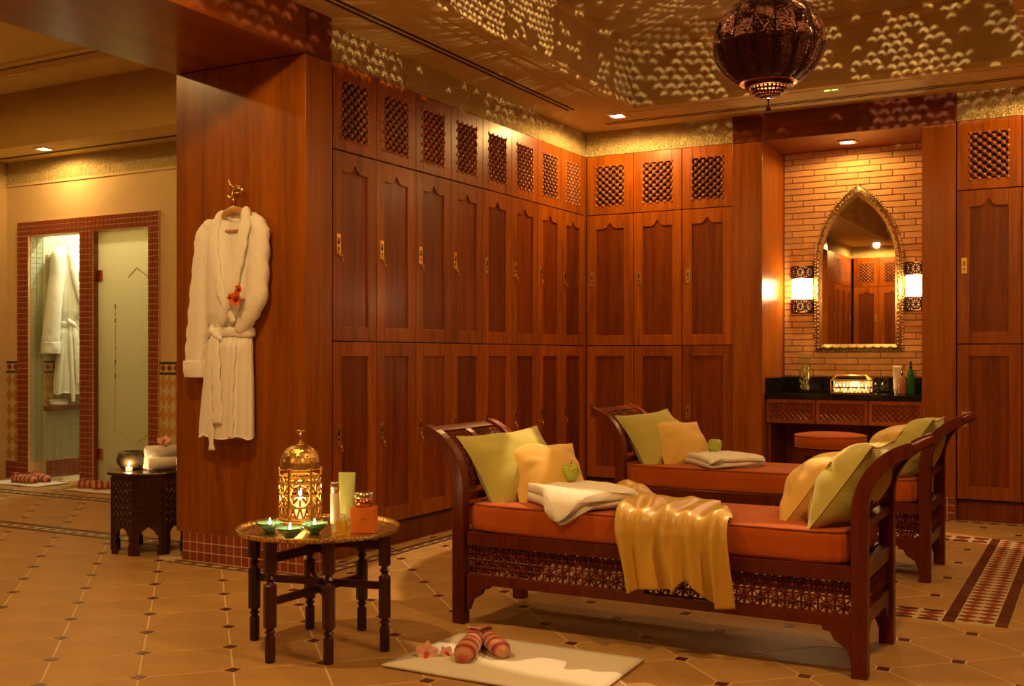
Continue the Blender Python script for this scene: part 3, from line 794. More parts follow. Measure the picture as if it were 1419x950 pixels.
for j in range(NV):
    for i in range(NU):
        o = .5*(j % 2); tl = .35*math.sin(i*.26+j*.4)
        g_ = lambda u, v: psurf(2*PI*(i+o+u)/NU, PSPLIT+(1-PSPLIT)*(j+v)/NV)
        if rl.random() < (.15 if math.sin(j*.23+(i//12)*2.4)+.5*math.sin(i*.45+j*.15) > -.1 else .8): add_out([g_(0,0), g_(.5,0), g_(1,0), g_(1,1), g_(.5,1), g_(0,1)], [(0,1,4,5), (1,2,3,4)])
        else: add_out([g_(*q) for q in cellp]+[g_(min(.97, max(.03, q[0]+rl.uniform(-.07, .07))), min(.95, max(.05, q[1]+tl*(q[0]-.5)+rl.uniform(-.04, .04)))) for q in hole], [(k, (k+1) % 8, 8+(k+1) % 8, 8+k) for k in range(8)])
for j in range(14):           # lower part: closed hammered metal
    for i in range(NL*8):
        add_out([psurf(2*PI*(i+u)/(NL*8), PSPLIT*(j+v)/14) for u, v in ((0,0),(1,0),(1,1),(0,1))], [(0,1,2,3)])
def lantern_mat():
    m, nt, b = new_mat('hammered_dark_metal'); setp(b, .20, 1); b.inputs['Base Color'].default_value = (.075, .026, .017, 1)
    bump(nt, b, noise(nt, coords(nt), 70, 3, .6), 1.0, .02)
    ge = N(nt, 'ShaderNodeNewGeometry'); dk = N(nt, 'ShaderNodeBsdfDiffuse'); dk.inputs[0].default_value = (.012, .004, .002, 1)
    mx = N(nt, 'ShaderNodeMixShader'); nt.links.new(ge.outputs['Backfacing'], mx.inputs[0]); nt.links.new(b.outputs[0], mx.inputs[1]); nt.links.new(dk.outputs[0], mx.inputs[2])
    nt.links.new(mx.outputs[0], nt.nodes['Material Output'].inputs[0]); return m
M['lantern'] = lantern_mat()
shell = sb2.build('pierced_shell', M['lantern'], pn, False)
rb = MB()
for k in range(NL): rb.tube([Vector(psurf(2*PI*k/NL, q/20, 1.004)) for q in range(21)], .0035, 5)
rb.build('ribs', M['bronze'], pn, True)
zb = psurf(0, 0)[2]; zt = psurf(0, 1)[2]
MB().lathe([(.118, zb+.004), (.122, zb-.004), (.112, zb-.022), (.094, zb-.024)], 32, cap=False).build('lower_collar', M['bronze'], pn, True)
MB().lathe([(.104, zt-.004), (.122, zt+.006), (.120, zt+.016), (.10, zt+.018)], 32, cap=False).build('upper_collar', M['bronze'], pn, True)
bb = MB(); NU2, NV2 = 28, 5
def bsurf(u, v):
    a = v*PI*.46; return (.092*math.cos(a)*math.cos(u*2*PI), .092*math.cos(a)*math.sin(u*2*PI), zb-.024-.055*math.sin(a))
for i in range(NU2):
    for j in range(NV2):
        o = [bsurf((i+u)/NU2, (j+v)/NV2) for u, v in ((0,0),(1,0),(1,1),(0,1))]; q = [bsurf((i+u)/NU2, (j+v)/NV2) for u, v in ((.25,.25),(.8,.25),(.75,.75),(.3,.75))]
        bb.add(o+q, [(k, (k+1) % 4, 4+(k+1) % 4, 4+k) for k in range(4)])
bb.build('pierced_bottom', M['bronze'], pn, True)
MB().lathe([(.119, zb+.001), (.119, zb+.004), (.002, zb+.005)], 32).build('added_light_plate', M['dark'], pn)  # added plate that keeps the bulb's light out of the bowl below
lamp('POINT', 'added_bowl_lamp', (0, 0, zb-.045), 14, WARM, .028, pn)  # added lamp that gives the pierced bowl a glow
MB().lathe([(.006, zb-.14), (.014, zb-.133), (.012, zb-.122), (.004, zb-.114), (.004, zb-.09), (.012, zb-.083), (.006, zb-.076)], 12).build('finial', M['bronze'], pn, True)
for k in range(3):
    a = 2*PI*k/3+.5; MB().bar((.11*math.cos(a), .11*math.sin(a), zt+.01), (.012*math.cos(a), .012*math.sin(a), zt+.24), .003, 6).build('hanging_rod', M['bronze'], pn)
MB().bar((0, 0, zt+.23), (0, 0, ZCOF-pc.z-.02), .006, 8).build('stem', M['bronze'], pn)
MB().lathe([(.02, ZCOF-pc.z-.045), (.055, ZCOF-pc.z-.02), (.06, ZCOF-pc.z-.001)], 20).build('ceiling_rose', M['bronze'], pn, True)
MB().ball((0, 0, .02), .018, 12, 8).build('bulb', emit('bulb', (1, .7, .35), 12), pn, True)
lamp('POINT', 'lamp', (0, 0, -.02), P_PENDANT, (1, .66, .32), .0018, pn)

# ---------------------------------------------------------------- daybeds
def lattice_unit(b, o, ux, uz, su, sv, r=.0042, bead=True):
    """one star unit centred at o, ux/uz axis vectors, su/sv half sizes"""
    O = Vector(o); U = Vector(ux)*su; V = Vector(uz)*sv
    b.bar(O-U, O+U, r); b.bar(O-V, O+V, r); b.bar(O-U-V, O+U+V, r*.8); b.bar(O-U+V, O+U-V, r*.8)
    b.bar(O-U-V, O+U-V, r); b.bar(O-U-V, O-U+V, r)
    if bead:
        b.ball(O, r*2.5, 6, 4)
        for s in (-.55, .55): b.ball(O+U*s, r*1.9, 5, 3); b.ball(O+V*s, r*1.9, 5, 3)
        b.ball(O-U-V, r*2.1, 5, 3)
def lattice_rect(x0, x1, z0, z1, y, plane='xz', unit=.058):
    b = MB(); n = max(1, round((x1-x0)/unit)); m = max(1, round((z1-z0)/unit)); su, sv = (x1-x0)/n/2, (z1-z0)/m/2
    for i in range(n):
        for j in range(m):
            c = (x0+(2*i+1)*su, z0+(2*j+1)*sv)
            if plane == 'xz': lattice_unit(b, (c[0], y, c[1]), (1,0,0), (0,0,1), su, sv)
            else: lattice_unit(b, (y, c[0], c[1]), (0,1,0), (0,0,1), su, sv)
    return b
BL, BW = .825, .285       # half length to the post outside, half width
ARC = 1.30
def arm_pt(a, off):       # centre line of the curved end; a 0..ARC; off along the normal
    rx, rz = .230, .235; cx, cz = BL-.027+rx, .560
    p = Vector((cx-rx*math.cos(a), cz+rz*math.sin(a))); t = Vector((rx*math.sin(a), rz*math.cos(a))).normalized(); nn = Vector((t.y, -t.x))
    return p+nn*off
def post_poly(hwid=.027, a_end=ARC):
    n = 12
    outer = [(BL, 0), (BL, .42)]+[tuple(arm_pt(a_end*k/n, hwid*(1-.12*k/n))) for k in range(n+1)]
    inn = [(BL-2*hwid, 0), (BL-2*hwid, .42)]+[tuple(arm_pt(a_end*k/n, -hwid*(1-.12*k/n))) for k in range(n+1)]
    return outer+inn[::-1]
def make_bench(label, loc):
    t = thing('daybed', label, 'daybed', loc, 0, 'carved wooden daybeds')
    for sx in (1, -1):
        for sy in (1, -1):
            pp = [(x*sx, z) for x, z in post_poly()]
            MB().prism(pp, 'y', sy*(BW-.052), sy*BW).build('leg', M['bench'], t, bevel=.003)
    for sy in (-1, 1):
        y0, y1 = sorted((sy*(BW-.045), sy*(BW-.008)))
        MB().box(-BL+.066, BL-.054, y0, y1, .325, .378).build('seat_rail', M['bench'], t, bevel=.002)
        ap = [(-BL+.066, .208), (BL-.054, .208)]
        br = [(.0, .055), (.012, .085), (.020, .10), (.045, .115), (.060, .125), (.072, .150), (.095, .152), (.10, .168)]
        pts = [(-BL+.066, .208)]+[(-BL+.066+a, z) for a, z in br]+[(BL-.054-a, z) for a, z in br[::-1]]+[(BL-.054, .208)]
        MB().prism(pts, 'y', y0, y1).build('apron', M['bench'], t, bevel=.002)
        MB().box(-.018, .018, y0, y1, .205, .328).build('middle_stile', M['bench'], t)
        lb = lattice_rect(-BL+.066, -.018, .208, .325, (y0+y1)/2); lb.merge(lattice_rect(.018, BL-.054, .208, .325, (y0+y1)/2))
        lb.build('lattice_panel', M['bench'], t)
    for sx in (-1, 1):
        x0, x1 = sorted((sx*(BL-.050), sx*(BL-.012)))
        MB().box(x0, x1, -BW+.05, BW-.05, .325, .378).build('end_rail', M['bench'], t, bevel=.002)
        pts = [(-BW+.05, .215), (-BW+.05, .05), (-BW+.075, .10), (-BW+.11, .13), (-BW+.14, .165), (BW-.14, .165), (BW-.11, .13), (BW-.075, .10), (BW-.05, .05), (BW-.05, .215)]
        MB().prism(pts, 'x', x0, x1).build('end_apron', M['bench'], t, bevel=.002)
        lattice_rect(-BW+.05, BW-.05, .215, .325, (x0+x1)/2, 'yz').build('end_lattice', M['bench'], t)
        MB().box(x0, x1, -BW+.05, BW-.05, .50, .53).build('end_rail', M['bench'], t, bevel=.002)
        # curved upper end: top plate, middle strip and lattice following the arm
        def strip(a0, a1, y0, y1, th, n=8):
            b = MB(); vs = []; fs = []
            for k in range(n+1):
                a = a0+(a1-a0)*k/n
                for off in (-th, th):
                    p = arm_pt(a, off); vs += [(sx*p.x, y0, p.y), (sx*p.x, y1, p.y)]
            for k in range(n):
                q = 4*k; fs += [(q, q+1, q+5, q+4), (q+2, q+6, q+7, q+3), (q, q+4, q+6, q+2), (q+1, q+3, q+7, q+5)]
            fs += [(0, 2, 3, 1), (4*n, 4*n+1, 4*n+3, 4*n+2)]
            return b.add(vs, fs)
        strip(ARC-.19, ARC+.02, -BW+.05, BW-.05, .013).build('top_plate', M['bench'], t, bevel=.002)
        strip(.0, ARC-.17, -.02, .02, .011).build('middle_strip', M['bench'], t)
        nu = 4
        for (ya, yb) in ((-BW+.05, -.02), (.02, BW-.05)):
            lb = MB()
            for i in range(nu):
                for j in range(6):
                    a0, a1 = (ARC-.19)*j/6, (ARC-.19)*(j+1)/6; am = (a0+a1)/2
                    p0, p1, pm = arm_pt(a0, 0), arm_pt(a1, 0), arm_pt(am, 0); d = (p1-p0)
                    yy = ya+(yb-ya)*(i+.5)/nu
                    lattice_unit(lb, (sx*pm.x, yy, pm.y), (0, 1, 0), Vector((sx*d.x, 0, d.y)).normalized(), (yb-ya)/nu/2, d.length/2, .006)
            lb.build('curved_lattice', M['bench'], t)
    MB().box(-BL+.06, BL-.06, -BW+.04, BW-.04, .345, .377).build('seat_board', M['table'], t)
    # seat cushion with piping
    cx, cy = BL-.055, BW-.012
    def cush(u, v):
        a = 2*PI*u; e = .16
        x = math.copysign(abs(math.cos(a))**e, math.cos(a)); y = math.copysign(abs(math.sin(a))**e, math.sin(a))
        prof = [(.0, 0), (.96, 0), (.99, .008), (1, .025), (1.0, .055), (1, .085), (.99, .104), (.965, .113), (.6, .121), (.0, .124)]
        f = v*(len(prof)-1); i = min(int(f), len(prof)-2); g = f-i
        r = prof[i][0]*(1-g)+prof[i+1][0]*g; z = prof[i][1]*(1-g)+prof[i+1][1]*g
        wob = 1+.004*math.sin(23*u*2*PI)*r
        return (cx*x*r*wob, cy*y*(1-(1-r)*1.0)*wob, .378+z+.002*math.sin(9*x*r+3*y))
    cu = MB().grid(cush, 120, 27, True).build('seat_cushion', M['rust'], t, True)
    pp = MB()
    for zz in (.378+.110, .378+.012):
        pts = []
        for k in range(120):
            a = 2*PI*k/120; e = .16
            pts.append((cx*.985*math.copysign(abs(math.cos(a))**e, math.cos(a)), cy*.98*math.copysign(abs(math.sin(a))**e, math.sin(a)), zz))
        pp.tube(pts, .0045, 6, True)
    pp.build('piping', plain('dark_rust_piping', (.26, .05, .01), .8), cu, True)
    return t
BA, BBp = Vector((-1.530, 4.065, 0)), Vector((-1.563, 5.825, 0))
make_bench('nearer carved dark wood daybed, the one with the gold throw over its rust cushion', BA)
make_bench('farther carved dark wood daybed with rust cushion, in front of the niche', BBp)
ZSEAT = .500
# pillows
def pillow_mesh(w, h, t, name, mat, seed):
    rnd = random.Random(seed); ph = [rnd.uniform(0, 6) for _ in range(6)]
    b = MB(); n = 26
    def side(sg):
        def fn(u, v):
            a, c = 2*u-1, 2*v-1
            e = (max(0, 1-a*a)*max(0, 1-c*c))**.60*1.04
            x = w/2*a*(1-.10*(1-c*c)*abs(a)); y = h/2*c*(1-.10*(1-a*a)*abs(c))
            z = sg*t/2*e*(1+.05*math.sin(5*a+ph[0])*math.cos(4*c+ph[1]))
            z += .004*e*math.sin(9*a*c+ph[2]+4*c)+sg*.016*e*(1-e)*math.sin(7*math.atan2(c, a)+ph[3])+sg*.012*e*(1-e)*math.sin(13*math.atan2(c, a)+6*a+ph[4])
            return (x, y, z)
        return fn
    b.grid(side(1), n, n); m = len(b.f); b.grid(side(-1), n, n)
    b.f = b.f[:m]+[f[::-1] for f in b.f[m:]]
    return b
def pillow(label, mat, w, h, t, loc, lean, yaw, roll=0, seed=1, group='scatter pillows on the daybeds'):
    """standing pillow: face normal turned to yaw, leaning back by lean"""
    p = thing('scatter_pillow', label, 'pillow', loc, 0, group)
    Mx = rotm('Z', yaw) @ rotm('Y', PI/2-lean) @ rotm('Z', PI/2+roll)
    b = pillow_mesh(w, h, t, 'cover', mat, seed)
    o = b.build('cover', mat, p, True); o.matrix_basis = Mx
    e = MB(); pts = []; n = 26
    for k in range(n): pts.append((2*k/n-1, -1))
    for k in range(n): pts.append((1, 2*k/n-1))
    for k in range(n): pts.append((1-2*k/n, 1))
    for k in range(n): pts.append((-1, 1-2*k/n))
    e.tube([(w/2*a*(1-.10*(1-c*c)*abs(a)), h/2*c*(1-.10*(1-a*a)*abs(c)), 0) for a, c in pts], .0032, 5, True)
    s = e.build('seam', mat, p, True); s.matrix_basis = Mx
    return p
for nm, B, sd in (('nearer', BA, 1), ('farther', BBp, 5)):
    pillow('green ribbed pillow leaning on the left end of the %s daybed' % nm, M['green'], .48, .39, .22, B+Vector((-.690, .035, ZSEAT+.112)), .64, -.34, .06, sd)
    pillow('smaller yellow pillow in front of the green one, left end of the %s daybed' % nm, M['yellow'], .37, .32, .19, B+Vector((-.555, .05, ZSEAT+.090)), .64, -.50, -.06, sd+1)
    pillow('green ribbed pillow leaning on the right end of the %s daybed' % nm, M['green'], .48, .39, .22, B+Vector((.715, .0, ZSEAT+.125)), .62, PI, .03, sd+2)
    pillow('smaller yellow pillow at the right end of the %s daybed' % nm, M['yellow'], .37, .32, .19, B+Vector((.575, .05, ZSEAT+.100)), .62, PI+.05, -.06, sd+3)
# folded towels
def towel(label, loc, rz, lx, ly, th=.022, layers=3, mat='terry', group=None, seed=3, edge=None):
    t = thing('folded_towel', label, 'towel', loc, rz, group); b = MB()
    rnd = random.Random(seed); ph = rnd.uniform(0, 6)
    # serpentine sheet profile in (x,z)
    prof = []; r = th/2
    for L in range(layers):
        z = r+L*th; s = 1 if L % 2 == 0 else -1; ins = .012*L
        for k in range(13):
            q = -1+2*k/12; prof.append((s*q*(lx/2-r-ins*.5), z))
        if L < layers-1:
            for k in range(1, 6):
                a = -PI/2+PI*k/6; prof.append((s*(lx/2-r-ins*.5+r*math.cos(a)), z+r+r*math.sin(a)))
    m = len(prof)
    P = []
    for i, (x, z) in enumerate(prof):
        a = Vector(prof[min(i+1, m-1)])-Vector(prof[max(i-1, 0)]); a.normalize(); P.append((x, z, -a.y, a.x))
    ring_ = [(x+nx*r*.90, z+nz*r*.90) for x, z, nx, nz in P]+[(x-nx*r*.90, z-nz*r*.90) for x, z, nx, nz in P[::-1]]
    nr = len(ring_); ny = 22; vs = []; fs = []
    for j in range(ny+1):
        y = -ly/2+ly*j/ny; e = 1-.0*abs(2*j/ny-1)**6
        for (x, z) in ring_:
            zz = z*(1-.10*abs(2*j/ny-1)**4)+.004*math.sin(9*x/lx*2+5*y/ly+ph)*z/(layers*th)
            vs.append((x*e+.006*math.sin(7*y/ly+ph), y+.004*math.sin(8*x/lx), max(zz, .0005)))
    for j in range(ny):
        for k in range(nr): fs.append((j*nr+k, j*nr+(k+1) % nr, (j+1)*nr+(k+1) % nr, (j+1)*nr+k))
    fs += [tuple(range(nr))[::-1], tuple(ny*nr+k for k in range(nr))]
    rc = .07
    for i, (x, y, z) in enumerate(vs):      # soft rounded corners
        ox, oy = abs(x)-(lx/2-rc), abs(y)-(ly/2-rc)
        if ox > 0 and oy > 0:
            m_ = max(ox, oy)/math.hypot(ox, oy); vs[i] = (math.copysign(lx/2-rc+ox*m_, x), math.copysign(ly/2-rc+oy*m_, y), z)
    if edge is not None:       # droop over the front edge of the seat
        ca, sa = math.cos(rz), math.sin(rz); out = []
        for x, y, z in vs:
            wy = loc[1]+x*sa+y*ca; wx = x*ca-y*sa; ov = edge-wy
            if ov > -.03:
                th_ = min((ov+.03)/.06, 1.15); rr = .05; zt = layers*th
                ny_ = edge+.03-(rr+z)*math.sin(th_)-max(0, ov+.03-.069)*math.cos(1.15); nz = -rr+(rr+z)*math.cos(th_)-max(0, ov+.03-.069)*math.sin(1.15)
                d_ = ny_-loc[1]; x, y, z = wx*ca+d_*sa, -wx*sa+d_*ca, nz
            out.append((x, y, z))
        vs = out
    b.add(vs, fs).build('folded_cloth', M[mat], t, True)
    return t
towel('folded white towel under a green apple on the nearer daybed', (-1.87, 3.97, ZSEAT+.001), .80, .38, .40, .036, 2, group='folded towels on the daybeds', edge=BA.y-BW+.02)
towel('folded white towel under a green apple on the farther daybed', (-1.86, 5.80, ZSEAT+.001), .74, .36, .42, .028, 2, edge=BBp.y-BW+.02, group='folded towels on the daybeds', seed=8)
def apple(label, loc):
    t = thing('apple', label, 'apple', loc, 0, 'green apples on folded towels')
    pr = [(.004, .004), (.016, .001), (.028, .006), (.038, .022), (.042, .040), (.040, .056), (.031, .069), (.018, .072), (.008, .066), (.003, .060)]
    b = MB(); n = 20
    b.lathe(pr, n); b.v = [(x*(1+.04*math.cos(5*math.atan2(y, x))*(1-z/.072)), y*(1+.04*math.cos(5*math.atan2(y, x))*(1-z/.072)), z) for x, y, z in b.v]
    b.build('fruit', M['apple'], t, True, sub=1)
    MB().tube([(0, 0, .060), (.003, .001, .074), (.008, .002, .086)], [.002, .0016, .0022], 6).build('stem', M['stem'], t, True)
apple('green apple on the folded towel of the nearer daybed', (-1.975, 4.11, ZSEAT+.072))
apple('green apple on the folded towel of the farther daybed', (-1.93, 5.90, ZSEAT+.056))
# gold satin throw over the front edge
def throw():
    yf = BA.y-BW-.012
    def fn(s, q):
        if q < .52:
            g = q/.52
            y = BA.y+.245*(1-g)+(yf+.03-BA.y)*g; z = ZSEAT+.006
            xl = -1.85*(1-g)+-1.615*g; xr = -1.37*(1-g)+-1.185*g
            y += -.06*s*(1-g)**2
        else:
            g = (q-.52)/.48
            xl = -1.615+.06*g; xr = -1.185+.045*g
            hem = .222+.055*math.exp(-((s-.58)/.09)**2)+.02*math.sin(5*s)
            r = min(1, g/.14)
            y = yf+.03-.045*math.sin(r*PI/2); zz = ZSEAT+.006-.05*(1-math.cos(r*PI/2))
            z = zz if g < .14 else zz+(hem-zz)*(g-.14)/.86
        x = xl+(xr-xl)*s
        # folds
        A = .011+.030*q
        w_ = s-.55*max(0, .52-q); fold = .75*math.sin(2*PI*(2.3*w_)+.6)+.8*math.sin(2*PI*(4.7*w_)+1.0)+.25*(q > .52)*min(1, (q-.52)/.2)*math.sin(2*PI*(8.7*w_+.9*q))
        fold = 2*((fold+1.75)/3.5)**1.5 if fold > -1.75 else 0
        if q < .52:
            g = q/.52
            z += A*fold*.8+.060*math.exp(-((s-.10-.25*g)/.20)**2)*(1-g)**.7
            x += .012*math.sin(6*g+9*s)
            if s > .98 or q < .015: z = ZSEAT+.004+.55*(z-ZSEAT)
        else:
            g = (q-.52)/.48
            y -= A*fold*.95*(min(1, g/.2)*.75+.25); z += A*fold*.8*(1-min(1, g/.25))
            x += .016*math.sin(2*PI*2.6*s+.6+PI/2)*g
        return (x, y, z)
    b = MB().grid(fn, 90, 70)
    o = b.build('gold_throw', M['gold'], None, True, solid=.003)
    tag(o, 'gold satin throw draped over the front edge of the nearer daybed', 'throw')
throw()

# ---------------------------------------------------------------- stool at the vanity
stl = thing('stool', 'round stool with rust cushion pushed up to the vanity', 'stool', (-1.625, 7.43, 0)); stl.scale = (1, 1, 1.05)
cs = MB().lathe([(.16, .455), (.222, .458), (.234, .475), (.236, .50), (.234, .528), (.222, .540), (.17, .548), (.08, .553), (.004, .554)], 40).build('cushion', M['rust'], stl, True)
MB().tube([(.234*math.cos(2*PI*k/40), .234*math.sin(2*PI*k/40), .533) for k in range(40)], .004, 6, True).tube([(.232*math.cos(2*PI*k/40), .232*math.sin(2*PI*k/40), .464) for k in range(40)], .004, 6, True).build('piping', M['rust'], cs, True)
MB().lathe([(.20, .405), (.215, .41), (.215, .454), (.20, .455)], 32).build('seat_ring', M['bench'], stl)
for k in range(4):
    a = PI/4+k*PI/2; x, y = .17*math.cos(a), .17*math.sin(a)
    MB().lathe([(.022, 0), (.026, .03), (.018, .06), (.024, .12), (.017, .2), (.025, .3), (.022, .36), (.026, .405)], 12, (x, y, 0)).build('leg', M['bench'], stl, True)

# ---------------------------------------------------------------- things on the countertop
vs_ = thing('glass_vase', 'tall clear glass vase filled with potpourri on the countertop', 'vase', (ony(1115, 500, 7.97).x, 7.97, ZCT)); vs_.scale = (1, 1, 1.22)
MB().lathe([(.036, 0), (.038, .004), (.050, .20), (.052, .235), (.049, .235), (.047, .20), (.036, .016), (.002, .014)], 24, cap=False).build('glass', M['glass'], vs_, True)
pb = MB(); rr = random.Random(4)
for k in range(150):
    z = .02+.145*rr.random(); R = .030+.012*z/.2; a = rr.uniform(0, 6.28); r = R*math.sqrt(rr.random())
    c = Vector((r*math.cos(a), r*math.sin(a), z)); d = Vector((rr.uniform(-1,1), rr.uniform(-1,1), rr.uniform(-1,1))).normalized()*.011; e = d.orthogonal().normalized()*.006
    pb.add([c-d, c+e, c+d, c-e], [(0,1,2,3)])
stuff(pb.build('potpourri', plain('potpourri_mix', (.50, .34, .10), .7, 0, .6, 60), vs_))
cbx = thing('candle_box', 'low gilt glass box with a row of lit candles on the countertop', 'candle holder', (ony(1180, 500, 7.98).x, 7.98, ZCT)); cbx.scale = (1, 1, 1.25)
bx_, by_, bz_ = .135, .055, .075
fbm = MB()
for sx in (-1, 1):
    for sy in (-1, 1): fbm.bar((sx*bx_, sy*by_, 0), (sx*bx_, sy*by_, bz_), .004)
for zz in (.004, .036, bz_):
    for sy in (-1, 1): fbm.bar((-bx_, sy*by_, zz), (bx_, sy*by_, zz), .004)
    for sx in (-1, 1): fbm.bar((sx*bx_, -by_, zz), (sx*bx_, by_, zz), .004)
for sx in (-1, 1):
    for sy in (-1, 1): fbm.bar((sx*bx_, sy*by_, bz_), (sx*.10, sy*.02, bz_+.032), .0035)
for sy in (-1, 1): fbm.bar((-.10, sy*.02, bz_+.032), (.10, sy*.02, bz_+.032), .0035)
for k in range(10):
    x = -bx_+.0135+.027*k; fbm.bar((x-.0135, -by_, .006), (x, -by_, .034), .0025); fbm.bar((x, -by_, .034), (x+.0135, -by_, .006), .0025)
fbm.build('metal_frame', M['brass'], cbx)
MB().box(-bx_, bx_, by_-.002, by_, .004, bz_).build('back_glass', M['clearcap'], cbx)
for k in range(5):
    x = -.104+.052*k
    c = MB().lathe([(.018, .004), (.018, .026), (.002, .028)], 12, (x, -.01, 0)).build('tealight', M['wax'], cbx)
    MB().lathe([(.001, .03), (.0045, .036), (.003, .045), (.0005, .054)], 8, (x, -.01, 0)).build('flame', M['flame'], c, True)
lamp('POINT', 'lamp', (0, -.02, .055), .6, (1, .6, .22), .03, cbx)
def tube_bottle(name, label, loc, rz, h, w, mat, capmat):
    t = thing(name, label, 'tube', loc, rz); n = 20; b = MB(); m = 10; vs = []; fs = []
    for j in range(m+1):
        f = j/m; ry = .5*w*(1-f)*.95+.0015; rx = w*.5*(1+.18*f)
        for k in range(n):
            a = 2*PI*k/n; vs.append((rx*math.cos(a), ry*math.sin(a), .02+(h-.02)*f))
    for j in range(m):
        for k in range(n): fs.append((j*n+k, j*n+(k+1) % n, (j+1)*n+(k+1) % n, (j+1)*n+k))
    fs += [tuple(range(n))[::-1], tuple(m*n+k for k in range(n))]
    b.add(vs, fs).build('body', mat, t, True)
    MB().lathe([(w*.42, 0), (w*.42, .022)], 20).build('cap', capmat, t)
tube_bottle('lotion_tube', 'white lotion tube standing on its cap on the countertop', (ony(1243, 500, 8.08).x, 8.08, ZCT), YAW, .20, .050, M['tubewhite'], M['silver'])
pk = thing('lotion_bottle', 'small pink lotion bottle with dark cap on the countertop', 'bottle', (ony(1249.5, 500, 7.99).x, 7.99, ZCT)); pk.scale = (1, 1, 1.4)
MB().lathe([(.026, 0), (.029, .006), (.029, .06), (.024, .08), (.012, .092), (.010, .096)], 20).build('body', M['pinkliquid'], pk, True)
MB().lathe([(.011, .096), (.011, .112), (.006, .115)], 14).build('cap', M['rose'], pk, True)
gb_ = thing('green_bottle', 'green glass bottle with black pump cap on the countertop', 'bottle', (ony(1262, 500, 8.03).x, 8.03, ZCT)); gb_.scale = (1, 1, 1.36)
MB().lathe([(.024, 0), (.026, .006), (.026, .10), (.022, .118), (.011, .130), (.010, .135)], 20).build('body', M['greenbottle'], gb_, True)
MB().lathe([(.011, .135), (.012, .142), (.008, .150), (.009, .168), (.004, .170)], 14).build('cap', M['blackcap'], gb_, True)

# ---------------------------------------------------------------- brass tray table
tc = Vector((-2.615, 3.245, 0)); TR = .304; TZ = .436
tt = thing('tray_table', 'round engraved brass tray table on six turned dark legs', 'table', tc)
tray = MB().lathe([(.002, TZ-.004), (.27, TZ-.006), (.300, TZ+.000), (TR, TZ+.012), (TR+.004, TZ+.016), (TR, TZ+.019), (.302, TZ+.008), (.272, TZ+.002), (.002, TZ+.003)], 64, cap=False).build('tray', M['tray'], tt, True)
a0 = math.atan2(2.972-3.245, -2.624+2.615)
legp = [(.016, 0), (.017, .005), (.020, .075), (.013, .090), (.021, .100), (.015, .110), (.021, .120)]
RL = .275
LEG = [Vector(q)-Vector((tc.x, tc.y)) for q in ((-2.624, 2.972), (-2.423, 3.062), (-2.341, 3.300), (-2.609, 3.515), (-2.812, 3.430), (-2.891, 3.184))]
for k in range(6):
    x, y = LEG[k]*.97; a = math.atan2(y, x)
    l = MB(); l.lathe([(.015, 0), (.019, .004), (.019, .09), (.012, .098), (.020, .108), (.012, .118), (.016, .124)], 14)
    l.lathe([(.022, .124), (.024, .128), (.024, .275), (.022, .279)], 8)
    l.lathe([(.016, .279), (.011, .290), (.020, .300), (.012, .312), (.016, .320)], 14)
    l.lathe([(.023, .320), (.024, .324), (.024, TZ-.009)], 8)
    o = l.build('leg', M['table'], tt, loc=(x, y, 0)); o.rotation_euler = (0, 0, a)
for k in range(3):
    d = LEG[k].to_3d().normalized(); RL = LEG[k].length*.97; z = .215+.014*k
    for zz, hh in ((z, .013), (.372+.012*k, .016)):
        p = Vector((-d.y, d.x, 0))*.009
        A, B_ = d*RL, -d*RL
        MB().add([A-p+Vector((0,0,zz-hh)), A+p+Vector((0,0,zz-hh)), B_+p+Vector((0,0,zz-hh)), B_-p+Vector((0,0,zz-hh)), A-p+Vector((0,0,zz+hh)), A+p+Vector((0,0,zz+hh)), B_+p+Vector((0,0,zz+hh)), B_-p+Vector((0,0,zz+hh))],
                 [(0,3,2,1),(4,5,6,7),(0,1,5,4),(1,2,6,5),(2,3,7,6),(3,0,4,7)]).build('stretcher', M['table'], tt)
ZT = TZ+.0035
